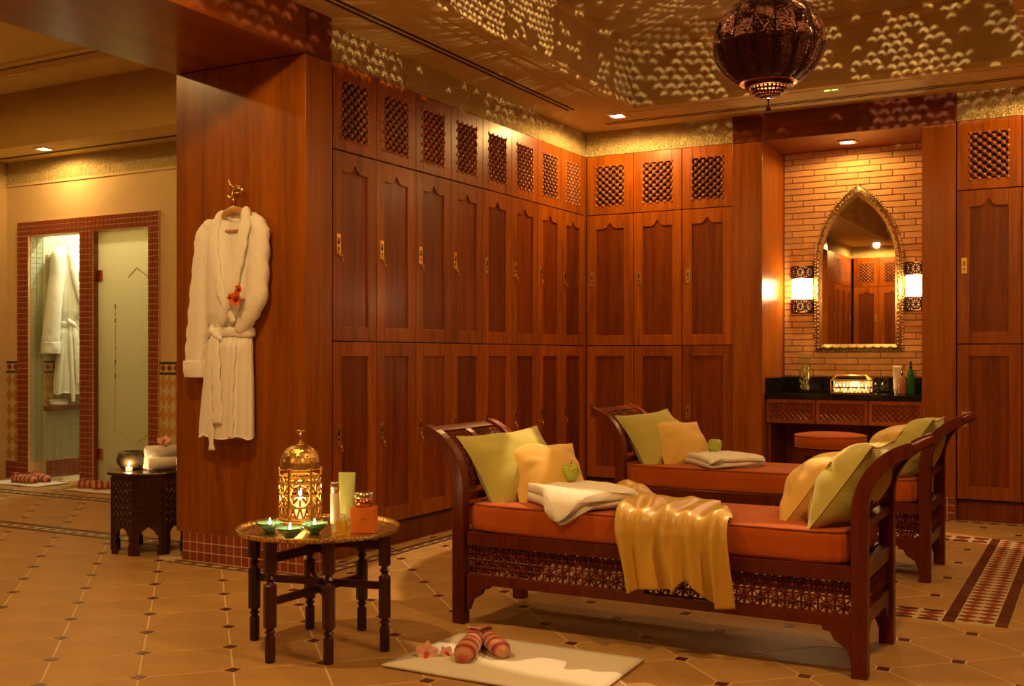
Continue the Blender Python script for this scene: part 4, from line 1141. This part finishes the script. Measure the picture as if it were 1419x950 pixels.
# candle lantern on the tray
ln = thing('candle_lantern', 'domed pierced brass candle lantern on the tray table', 'lantern', gnd(414, 726, ZT)+Vector((FW[0], FW[1], 0))*.03, YAW+.18)
SN = 6; LR = .082
def pierced_panel(b, w, h, o, U, V, cuts):
    pass
hexp = [(LR*math.cos(2*PI*k/SN+PI/SN-PI/2), LR*math.sin(2*PI*k/SN+PI/SN-PI/2)) for k in range(SN)]
MB().lathe([(LR*1.08, 0), (LR*1.10, .008), (LR*1.0, .014)], 6).xf(rotm('Z', PI/SN-PI/2)).build('base', M['old_brass'], ln)
for k in range(SN):
    A = Vector((*hexp[k], 0)); Bp = Vector((*hexp[(k+1) % SN], 0)); U = (Bp-A); w = U.length; U.normalize(); V = Vector((0,0,1)); b = MB(); z0, z1 = .014, .185
    c = (A+Bp)/2+V*(z0+.085)
    def st(p, q, r=.0032): b.bar(A+U*p[0]+V*p[1], A+U*q[0]+V*q[1], r)
    st((0, z0), (0, z1), .005); st((0, z1), (w, z1), .005); st((0, z0+.004), (w, z0+.004), .005)
    cc = (w/2, z0+.085)
    for j in range(8):
        a = 2*PI*j/8; st((cc[0]+.012*math.cos(a), cc[1]+.012*math.sin(a)), (cc[0]+.036*math.cos(a), cc[1]+.036*math.sin(a)), .0042)
    b.tube([A+U*(cc[0]+.038*math.cos(2*PI*j/16))+V*(cc[1]+.038*math.sin(2*PI*j/16)) for j in range(16)], .0034, 5, True)
    for zz in (z0+.045, z0+.125, z0+.147): st((0, zz), (w, zz), .0042)
    for j in range(3):
        x = w*(j+.5)/3; st((x-w/6, z0+.136), (x, z0+.147), .003); st((x, z0+.125), (x+w/6, z0+.136), .003); st((x-w/6, z0+.136), (x, z0+.125), .003); st((x, z0+.147), (x+w/6, z0+.136), .003)
        st((x-w/6, z0+.004), (x, z0+.045), .0034); st((x, z0+.045), (x+w/6, z0+.004), .0034)
    for (x, zz) in ((.004, .05), (w-.004, .05), (.004, .12), (w-.004, .12)): st((x, z0+zz), (cc[0]+(x-cc[0])*.55, cc[1]+(z0+zz-cc[1])*.55), .0036)
    b.build('pierced_side', M['old_brass'], ln)
db = MB(); NU3, NV3 = 24, 6
def dsurf(u, v):
    a = v*PI*.47; return (LR*.97*math.cos(a)**.75*math.cos(2*PI*u), LR*.97*math.cos(a)**.75*math.sin(2*PI*u), .187+.078*math.sin(a))
for i in range(NU3):
    for j in range(NV3):
        o = [dsurf((i+u)/NU3, (j+v)/NV3) for u, v in ((0,0),(1,0),(1,1),(0,1))]
        if i % 2 == 0 and j in (1, 3) or (i % 2 == 1 and j in (2,)):
            q = [dsurf((i+u)/NU3, (j+v)/NV3) for u, v in ((.5,.05),(.92,.5),(.5,.95),(.08,.5))]
            mids = [dsurf((i+u)/NU3, (j+v)/NV3) for u, v in ((.5,0),(1,.5),(.5,1),(0,.5))]
            P = o+mids+q
            db.add(P, [(0,4,8,11),(0,11,7),(4,1,5,9),(4,9,8),(5,2,6,10),(5,10,9),(6,3,7,11),(6,11,10)])
        else: db.add(o, [(0,1,2,3)])
db.build('dome', M['old_brass'], ln, True)
MB().lathe([(.010, .262), (.014, .268), (.005, .274), (.004, .292), (.006, .296), (.017, .308), (.014, .312), (.002, .316)], 14).build('finial', M['old_brass'], ln, True)
cd = MB().lathe([(.022, .014), (.022, .085), (.003, .087)], 16).build('candle', M['wax'], ln)
MB().lathe([(.001, .09), (.007, .099), (.005, .113), (.0005, .130)], 10).build('flame', M['flame'], cd, True)
ln.scale = (1.0, 1.0, 1.17)
lamp('POINT', 'lamp', (0, 0, .112), 1.6, (1, .58, .2), .012, ln)
def bowl(label, loc):
    t = thing('tealight_bowl', label, 'candle holder', loc, 0, 'green tealight bowls'); t.scale = (1.18, 1.18, 1.1)
    MB().lathe([(.014, 0), (.017, .003), (.036, .022), (.042, .034), (.040, .035), (.033, .023), (.014, .008), (.001, .007)], 26, cap=False).build('bowl', M['greenglass'], t, True)
    MB().lathe([(.027, .018), (.031, .023), (.002, .023)], 20).build('wax', M['wax'], t)
    MB().lathe([(.0008, .026), (.0045, .031), (.003, .040), (.0004, .050)], 8).build('flame', M['flame'], t, True)
    lamp('POINT', 'lamp', (0, 0, .045), .45, (1, .62, .24), .008, t)
g = lambda x, y: gnd(x, y, ZT)
for lab, x, y in (('leftmost green tealight bowl on the tray', 374, 737.5), ('green tealight bowl nearest the tray rim, middle of three', 402, 745), ('rightmost green tealight bowl, by the spray bottle', 436, 738)):
    bowl(lab, g(x, y))
sp = thing('spray_bottle', 'slim silver capped spray bottle on the tray table', 'bottle', g(464, 737))
MB().lathe([(.0155, 0), (.0165, .004), (.0165, .145), (.015, .148)], 20).build('body', M['tubewhite'], sp, True)
MB().lathe([(.0170, .148), (.0172, .184), (.015, .188), (.002, .1885)], 20).build('cap', M['silver'], sp, True)
tube_bottle('cream_tube', 'pale green cream tube standing behind the spray bottle on the tray', g(481, 727), YAW, .205, .056, M['tubegreen'], M['tubegreen'])
pf = thing('perfume_bottle', 'small square amber perfume bottle in front on the tray', 'bottle', g(473, 741), YAW)
MB().box(-.021, .021, -.012, .012, 0, .052).build('flask', M['amber'], pf, bevel=.003); MB().box(-.015, .015, -.009, .009, .053, .078).build('stopper', M['clearcap'], pf, bevel=.002)
bp = g(503, 738)+Vector((FW[0], FW[1], 0))*.03
ob = thing('gift_box', 'orange card box under a jar on the tray table', 'box', bp, YAW-.05)
MB().box(-.046, .046, -.034, .034, 0, .094).build('box', M['orangebox'], ob, bevel=.0015); MB().box(-.014, .014, -.0348, -.034, .050, .054).build('gold_print', M['brass'], ob)
jr = thing('cream_jar', 'round cream jar with metal lid standing on the orange box', 'jar', bp+Vector((0, 0, .0945)))
MB().lathe([(.030, 0), (.034, .004), (.034, .028), (.030, .031)], 26).build('jar', M['rose'], jr, True); MB().lathe([(.0345, .031), (.035, .035), (.035, .050), (.032, .053), (.002, .0535)], 26).build('lid', M['silver'], jr, True)

# ---------------------------------------------------------------- mat, slippers, orchids
def matobj(label, pts, group=None):
    b = MB(); c = [Vector((p[0], p[1])) for p in pts]
    def fn(u, v):
        p = (c[0]*(1-u)+c[1]*u)*(1-v)+(c[3]*(1-u)+c[2]*u)*v; return (p.x, p.y, .008+.0012*math.sin(17*p.x)*math.sin(13*p.y))
    o = b.grid(fn, 24, 16).build('bath_mat', M['mat'], None, True, solid=.008); return tag(o, label, 'bath mat', group)
matobj('white bath mat with striped slippers in front of the daybed', [(-2.235, 3.12), (-1.43, 3.12), (-1.45, 3.63), (-2.215, 3.63)])
def slipper(label, loc, rz, sc=1, tilt=0, group=None):
    t = thing('slipper', label, 'slipper', loc, rz, group)
    st = [(-.115, .010, .008, .006), (-.11, .028, .026, .020), (-.08, .036, .032, .026), (-.03, .034, .030, .026), (.03, .040, .036, .027), (.08, .040, .036, .024), (.108, .028, .028, .018), (.118, .010, .020, .007)]
    b = MB(); vs = []; fs = []; n = 20
    for x, hw_, zc, hz in st:
        for k in range(n):
            a = 2*PI*k/n; vs.append((x*sc, hw_*math.cos(a)*sc, max(.001, (hz*1.15+hz*1.2*math.sin(a)+(.006 if x < -.05 else 0))*sc)))
    for i in range(len(st)-1):
        for k in range(n): fs.append((i*n+k, i*n+(k+1) % n, (i+1)*n+(k+1) % n, (i+1)*n+k))
    fs += [tuple(range(n))[::-1], tuple((len(st)-1)*n+k for k in range(n))]
    o = b.add(vs, fs).build('upper', M['knit'], t, True, sub=1)
    s = MB().prism([(x*sc, -y*sc) for x, y in [(-.115, 0), (-.10, .030), (-.03, .030), (.06, .038), (.105, .026), (.117, 0), (.105, -.026), (.06, -.038), (-.03, -.030), (-.10, -.030)]], 'z', 0, .006*sc).build('sole', plain('slipper_sole', (.45, .25, .16), .9), t)
    c = MB().tube([(-.075*sc+.028*sc*math.cos(2*PI*k/16), .020*sc*math.sin(2*PI*k/16), (.066+.006*math.cos(2*PI*k/16))*sc) for k in range(16)], .0055*sc, 6, True).build('cuff', M['knit'], t, True)
    t.rotation_euler = (0, tilt, rz); return t
slipper('striped pink knitted slipper with toe towards the viewer, the nearer of the pair', (-2.025, 3.375, .014), math.radians(-72), 1.08, 0, 'pair of slippers on the mat')
slipper('striped pink knitted slipper half tucked behind the other one', (-1.975, 3.455, .014), math.radians(-40), 1.0, 0, 'pair of slippers on the mat')
def petal(b, c, d, n_, L, Wd, curl=.3):
    c, d, n_ = Vector(c), Vector(d).normalized(), Vector(n_).normalized(); s = d.cross(n_).normalized()
    def fn(u, v):
        w = Wd*math.sin(PI*min(1, .08+.92*u))**.7*(2*v-1)
        return c+d*(L*u)+s*w+n_*(curl*L*(u*u)*.5-.18*abs(2*v-1)**2*Wd+.1*L*u)
    b.grid(fn, 6, 4)
def orchid(label, loc, sc, mat, cmat, rot=(0,0,0), group=None):
    t = thing('orchid', label, 'flower', loc, 0, group, rot); 
    for k in range(5):
        a = PI/2+2*PI*k/5; b = MB(); petal(b, (0, 0, .004*sc), (math.cos(a), math.sin(a), .15), (0, 0, 1), .036*sc, (.019 if k in (1, 4) else .013)*sc, .25)
        b.build('petal', mat, t, True)
    MB().ball((0, 0, .008*sc), .008*sc, 8, 5).tube([(0, -.004*sc, .01*sc), (0, -.016*sc, .014*sc), (0, -.022*sc, .008*sc)], [.005*sc, .007*sc, .003*sc], 6).build('lip', cmat, t, True)
orchid('pink orchid bloom lying at the left corner of the bath mat', (-2.155, 3.285, .018), 1.25, M['pink'], M['orange_petal'], (.9, .1, YAW))
orchid('small pink orchid bud beside the larger bloom on the mat', (-2.10, 3.33, .016), .8, M['pink'], M['orange_petal'], (.7, -.3, YAW+.8))

# ---------------------------------------------------------------- bathrobes
def superell(a, e): return math.copysign(abs(math.cos(a))**e, math.cos(a)), math.copysign(abs(math.sin(a))**e, math.sin(a))
def make_robe(label, loc, rz, sc, mat, flower):
    """local frame: x to the viewer's right, -y off the wall, z up, origin on the wall at the hem"""
    t = thing('bathrobe', label, 'bathrobe', loc, rz)
    X = lambda px: (px-323)*.00490*sc; Zf = lambda py: (606-py)*.00380*sc
    K = [(299, 300, 350, .05), (306, 292, 357, .07), (318, 286, 361, .085), (350, 288, 360, .10), (400, 289, 358, .105), (436, 291, 350, .10), (458, 293, 346, .075), (466, 292, 346, .078), (478, 289, 348, .10), (520, 286, 350, .105), (580, 281, 351, .11), (603, 280, 351, .11)]
    def sec(py):
        for (a, b) in zip(K, K[1:]):
            if a[0] <= py <= b[0]:
                f = (py-a[0])/(b[0]-a[0]); return [a[i]*(1-f)+b[i]*f for i in (1, 2, 3)]
        return K[-1][1:]
    nu, nv = 132, 90
    def fn(u, v):
        py = 299+(603-299)*v; xl, xr, dp = sec(py); a = 2*PI*u
        cx, hw_ = (X(xl)+X(xr))/2, (X(xr)-X(xl))/2
        ex, ey = superell(a, .75)
        amp = .05 if py < 440 else .05+.16*min(1, (py-465)/90) if py > 465 else .10
        fold = 1+amp*.6*(math.sin(9*a+1+.6*v)*.6+math.sin(17*a+3*v)*.4)*(1 if math.sin(a) < .2 else .3)
        if 440 < py < 490: fold += .05*math.sin(26*a+2)
        x = cx+hw_*ex*(1+(fold-1)*.25); y = -dp*sc/2+(dp*sc/2)*ey*fold
        if py < 432 and ey < 0:     # open neck: push the front back between the lapels
            w = 15*(1-(py-299)/133)*.0049*sc; c0 = X(325)
            if abs(x-c0) < w: y += .045*sc*min(1, (w-abs(x-c0))/(.012*sc))*min(1, (432-py)/60)
        hem = .008*math.sin(5*a)*(v > .97)
        return (x, min(y, -.006), Zf(py)+hem)
    b = MB().grid(fn, nu, nv, True); top = [i*(nv+1) for i in range(nu)]; bot = [i*(nv+1)+nv for i in range(nu)]
    b.f += [tuple(top), tuple(bot[::-1])]
    b.build('robe_body', mat, t, True)
    def swp(pts, nm, n=14, r=None): # pts: (px, py, y, half width m, half thick m)
        m2 = MB(); P = [Vector((X(p[0]), p[2]*sc, Zf(p[1]))) for p in pts]; R = [(p[3]*sc, p[4]*sc) for p in pts]
        Q = []; RR = []
        for i in range(len(P)-1):
            for k in range(5):
                f = k/5; p0, p1, p2, p3 = P[max(i-1, 0)], P[i], P[i+1], P[min(i+2, len(P)-1)]
                Q.append(.5*((2*p1)+(p2-p0)*f+(2*p0-5*p1+4*p2-p3)*f*f+(3*p1-p0-3*p2+p3)*f**3)); RR.append(tuple(R[i][j]*(1-f)+R[i+1][j]*f for j in (0, 1)))
        Q.append(P[-1]); RR.append(R[-1])
        m2.tube(Q, RR, n, flat=(0, -1, 0))
        for i, v in enumerate(m2.v):
            w = .0035*sc*math.sin(60*v[2]/sc+3*math.sin(40*v[0]))
            m2.v[i] = (v[0]+w, v[1]+w*.6, v[2])
        return m2.build(nm, mat, t, True)
    swp([(296, 310, -.05, .030, .03), (286, 325, -.055, .055, .042), (284, 360, -.06, .058, .048), (280, 400, -.06, .060, .05), (277, 440, -.058, .066, .05), (274, 480, -.055, .072, .05), (273, 512, -.055, .075, .05), (273, 520, -.055, .074, .048)], 'sleeve', 22)
    swp([(273, 499, -.055, .079, .054), (273, 510, -.055, .081, .056), (273, 522, -.055, .079, .054)], 'cuff', 22)
    swp([(352, 308, -.05, .030, .03), (361, 325, -.055, .052, .042), (360, 360, -.06, .060, .048), (359, 395, -.062, .062, .05), (357, 418, -.066, .060, .05), (348, 440, -.07, .048, .042), (338, 458, -.07, .030, .03), (336, 462, -.07, .012, .012)], 'sleeve', 22)
    # shawl collar
    swp([(318, 304, -.03, .016, .018), (309, 299, -.06, .020, .018), (306, 315, -.085, .026, .016), (308, 350, -.108, .030, .015), (315, 390, -.116, .030, .014), (325, 425, -.116, .026, .012), (333, 448, -.10, .020, .010)], 'lapel')
    swp([(332, 304, -.03, .016, .018), (344, 298, -.062, .026, .024), (348, 312, -.088, .030, .022), (346, 350, -.112, .031, .016), (339, 390, -.122, .030, .015), (329, 425, -.124, .026, .013), (318, 450, -.11, .020, .010)], 'lapel')
    swp([(313, 305, -.035, .010, .010), (325, 308, -.025, .016, .010), (337, 305, -.035, .010, .010)], 'collar_back')
    # belt, knot and hanging ends
    bl_ = MB(); 
    pts = []
    for k in range(40):
        a = 2*PI*k/40; ex, ey = superell(a, .75); pts.append((X(319.5)+(X(347)-X(292))/2*1.03*ex, -.040*sc+.046*sc*ey, Zf(461)+.004*math.sin(3*a)))
    bl_ = MB().tube(pts, (.009*sc, .024*sc), 12, True); bl_.build('belt', mat, t, True)
    swp([(300, 452, -.085, .012, .012), (307, 462, -.098, .022, .020), (316, 470, -.096, .014, .012)], 'belt_knot')
    swp([(308, 464, -.100, .018, .010), (311, 490, -.112, .026, .008), (313, 530, -.118, .030, .008), (315, 565, -.120, .031, .008), (316, 584, -.120, .031, .008)], 'belt_end')
    swp([(304, 466, -.095, .014, .010), (302, 500, -.108, .016, .008), (304, 560, -.114, .018, .008), (305, 600, -.114, .018, .009), (306, 620, -.114, .017, .009)], 'belt_end')
    swp([(336, 478, -.103, .010, .006), (334, 520, -.112, .012, .007), (333, 570, -.116, .014, .007), (333, 603, -.114, .014, .007)], 'front_edge')
    return t, X, Zf
R1, RX, RZf = make_robe('white terry bathrobe with an orange flower hanging on the wooden pillar', (-3.948, PY, .665), 0, 1.0, M['robe'], True)
hg = thing('clothes_hanger', 'wooden clothes hanger inside the bathrobe on the pillar', 'hanger', (-3.945+RX(326), PY-.055, .665+RZf(303)))
MB().tube([(-.145, 0, -.035), (-.10, -.005, -.012), (-.05, -.008, .020), (0, -.008, .034), (.05, -.008, .020), (.10, -.005, -.012), (.145, 0, -.035)], [(.010, .008), (.015, .010), (.020, .010), (.021, .010), (.020, .010), (.015, .010), (.010, .008)], 10, flat=(0,-1,0)).build('arm', M['hanger'], hg, True)
MB().bar((-.12, .0, -.075), (.12, .0, -.075), .007, 8).build('trouser_bar', M['hanger'], hg, True)
MB().tube([(0, -.008, .05), (.0, -.008, .080), (-.004, -.006, .098), (-.018, -.004, .108), (-.026, -.004, .098)], .0024, 6).build('hook_wire', M['brass'], hg, True)
hk = thing('robe_hook', 'curled brass robe hook on the wooden pillar', 'hook', (-3.972+RX(329), PY, .665+RZf(266)))
MB().lathe([(.024, -.0), (.026, .004), (.016, .010), (.010, .012)], 18).xf(rotm('X', PI/2)).build('rose', M['brass'], hk, True)
MB().tube([(0, -.01, 0), (0, -.045, -.004), (.004, -.060, -.020), (.002, -.062, -.038), (-.012, -.062, -.046), (-.026, -.060, -.034)], [.007, .006, .0055, .005, .005, .007], 8).build('lower_prong', M['brass'], hk, True)
MB().tube([(0, -.012, 0), (-.006, -.045, .010), (-.020, -.055, .024), (-.030, -.05, .044), (-.028, -.045, .052)], [.006, .0055, .005, .005, .007], 8).build('upper_prong', M['brass'], hk, True)
MB().tube([(.020*math.cos(q*.5), -.03, .020*math.sin(q*.5)) for q in range(12)], .0045, 7).build('scroll', M['brass'], hk, True)
fl = thing('flower', 'orange and dark red flower tucked in the bathrobe lapel', 'flower', (-3.838+RX(326), PY-.150, .665+RZf(417)), 0, None, (PI/2, 0, 0))
for k, (ox, oy, sc) in enumerate(((0, 0, 1.0), (.016, .046, .62), (-.040, .008, .5))):
    for j in range(5):
        a = 2*PI*j/5+k; b = MB(); petal(b, (ox, oy, .004), (math.cos(a), math.sin(a), .2), (0, 0, 1), .042*sc, .019*sc, .3); b.build('petal', M['orange_petal'], fl, True)
    MB().ball((ox, oy, .012), .013*sc, 8, 5).build('centre', M['dkred'], fl, True)
# robe in the shower cell
R2, X2, Z2 = make_robe('white bathrobe hanging on the tiled wall inside the shower cell', (XCELL+.012, 6.80, .74), PI/2, 1.17, M['terry'], False)
for yy, zz, lab in ((6.80, 2.00, 'small metal hook holding the white robe in the shower cell'), (6.55, 1.98, 'small empty metal hook on the shower cell wall')):
    h2 = thing('shower_hook', lab, 'hook', (XCELL+.001, yy, zz), 0, None)
    MB().box(0, .008, -.025, .025, -.03, .03).build('plate', M['silver'], h2, bevel=.003); MB().tube([(.005, 0, 0), (.05, 0, -.01), (.06, 0, .02)], .008, 8).build('prong', M['silver'], h2, True)
towel('folded white towel on the red ledge in the shower cell', (XCELL+.056, 6.62, .646), 0, .085, .20, .018, 3)

# ---------------------------------------------------------------- shower doors
def shower_door(label, x0, x1, mat, pattern):
    t = thing('shower_door', label, 'shower door', (x0, YS+.0, 0)); w = x1-x0
    MB().box(.006, w-.006, .03, .038, .012, FZI-.012).build('glass_pane', mat, t)
    for z in (1.78, .26):
        hx = .03 if pattern else w-.03
        MB().box(hx-.032, hx+.032, .020, .048, z-.045, z+.045).build('hinge', M['rose'], t, bevel=.003)
    if pattern:
        zc = lambda p: ony(*p, YS+.03)
        P = [(160, 420), (160, 497), (160, 600), (172, 601), (180, 606), (190, 613), (199, 606), (206, 600)]
        P = [(p.x-x0, p.z) for p in (zc(q) for q in P)]
        for a, b in zip(P, P[1:]):
            L = math.hypot(b[0]-a[0], b[1]-a[1]); n = max(1, int(L/.055))
            for k in range(n):
                f0, f1 = (k+.12)/n, (k+.88)/n
                MB().bar((a[0]+(b[0]-a[0])*f0, .029, a[1]+(b[1]-a[1])*f0), (a[0]+(b[0]-a[0])*f1, .029, a[1]+(b[1]-a[1])*f1), .006).build('clear_pattern', M['creamtile'] if k % 2 else M['blacktile'] if a[1] > .9 and b[1] < 1.1 and k < 4 else M['creamtile'], t)
        P = [(178, 384), (190, 371), (206, 384)]
        P = [(p.x-x0, p.z) for p in (zc(q) for q in P)]
        for a, b in zip(P, P[1:]): MB().bar((a[0], .029, a[1]), (b[0], .029, b[1]), .006).build('clear_pattern', M['creamtile'], t)
    return t
shower_door('clear glass shower door of the left cell with the robe behind', FXI+.006, FXM0, M['glass'], False)
shower_door('frosted glass shower door of the right cell with clear line pattern', FXM1+.006, FXJ, M['frost'], True)
for k, (pts, lab) in enumerate((([(-8.45, 5.97), (-7.78, 5.97), (-7.78, 6.30), (-8.45, 6.30)], 'white bath mat in front of the left shower door'), ([(-7.40, 5.95), (-6.75, 5.95), (-6.75, 6.28), (-7.40, 6.28)], 'white bath mat in front of the frosted shower door'))):
    matobj(lab, pts, 'bath mats by the showers')
slipper('striped pink slipper on the mat by the left shower, nearer one', (-8.08, 6.08, .014), .15, 1.15, 0, 'slippers by the left shower')
slipper('striped pink slipper on the mat by the left shower, one nearer the tiles', (-8.05, 6.20, .014), .05, 1.15, 0, 'slippers by the left shower')
slipper('striped pink slipper on the mat by the frosted shower door, left one', (-7.27, 6.10, .014), .5, 1.0, 0, 'slippers by the frosted shower')
slipper('striped pink slipper on the mat by the frosted shower door, right one', (-7.10, 6.12, .014), .9, 1.0, 0, 'slippers by the frosted shower')

# ---------------------------------------------------------------- carved octagonal side table by the pillar
ot = thing('side_table', 'carved dark wood octagonal side table with arched legs beside the pillar', 'table', (-4.745, 4.385, 0))
sd_ = .165; ap = sd_*1.2071; RO = sd_*1.3066; TH = .455
MB().lathe([(RO*1.0, TH-.022), (RO*1.10, TH-.016), (RO*1.12, TH-.004), (RO*1.10, TH)], 8).xf(rotm('Z', PI/8)).build('top', M['table'], ot, bevel=.002)
arc = [(-.045, 0), (-.047, .055), (-.056, .065), (-.050, .085), (-.052, .105), (-.038, .118), (-.030, .135), (-.012, .146), (0, .158)]
arc = arc+[(-x, z) for x, z in arc[::-1][1:]]
for k in range(8):
    a = k*PI/4; o = MB().prism([(-sd_/2, 0)]+arc+[(sd_/2, 0), (sd_/2, TH-.02), (-sd_/2, TH-.02)], 'y', -ap, -ap+.014)
    side = o.xf(rotm('Z', a)).build('side_panel', M['table'], ot)
    cv = MB()
    for i in range(4):
        for j in range(6):
            x, z = -.054+.036*i, .185+.042*j
            cv.tube([(x+.013*math.cos(2*PI*q/8), -ap-.001, z+.016*math.sin(2*PI*q/8)) for q in range(8)], .0028, 4, True); cv.ball((x, -ap-.001, z), .006, 6, 3)
    for s in (-1, 1): cv.bar((s*.076, -ap-.001, .02), (s*.076, -ap-.001, TH-.03), .004)
    cv.xf(rotm('Z', a)).build('carving', M['table'], side)
pot = thing('candle_pot', 'round dark clay pot with a lit candle on the carved side table', 'candle holder', (-4.835, 4.34, TH+.001))
MB().lathe([(.045, 0), (.062, .006), (.084, .035), (.088, .06), (.078, .092), (.058, .102), (.052, .100), (.066, .088), (.078, .06), (.074, .035), (.050, .012), (.002, .010)], 32, cap=False).build('pot', M['clay'], pot, True)
d = Vector((-FW[0], -FW[1], 0)); e = Vector((RT[0], RT[1], 0))
wx = MB().lathe([(.018, .002), (.018, .020), (.002, .021)], 14, tuple(d*.100+e*.015)).build('tealight', M['wax'], pot)
MB().lathe([(.001, .022), (.005, .030), (.003, .040), (.0005, .050)], 8, tuple(d*.100+e*.015)).build('flame', M['flame'], wx, True)
lamp('POINT', 'lamp', tuple(d*.115+e*.015+Vector((0, 0, .035))), .5, (1, .6, .22), .01, pot)
def roll(label, loc, rz, L=.20, R=.036):
    t = thing('rolled_towel', label, 'towel', loc, rz, 'rolled towels on the side table'); b = MB(); pts = []
    for k in range(60):
        a = 2*PI*3.2*k/59; r = .006+(R-.008)*k/59; pts.append((r*math.cos(a), r*math.sin(a)))
    th = .0042; P = []
    for i, p in enumerate(pts):
        v = Vector(pts[min(i+1, 59)])-Vector(pts[max(i-1, 0)]); v.normalize(); P.append((Vector(p), Vector((-v.y, v.x))))
    rg = [tuple(p+n_*th) for p, n_ in P]+[tuple(p-n_*th) for p, n_ in P[::-1]]
    b.prism([(x, z+R+.002) for x, z in rg], 'y', -L/2, L/2)
    b.build('roll', M['terry'], t, True)
for lab, ex, ey, zz in (('left rolled white towel of the bottom pair on the side table', -.038, 0, 0), ('right rolled white towel of the bottom pair on the side table', .038, 0, 0), ('rolled white towel lying on top of the other two', 0, 0, .064)):
    p = Vector((-4.675, 4.40, TH+.001+zz))+Vector((.896, -.443, 0))*ex
    roll(lab, p, -.46, .17)
orchid('pink flower resting on top of the rolled towels', Vector((-4.66, 4.41, TH+.155)), 1.2, M['pink'], M['orange_petal'], (.5, 0, YAW))
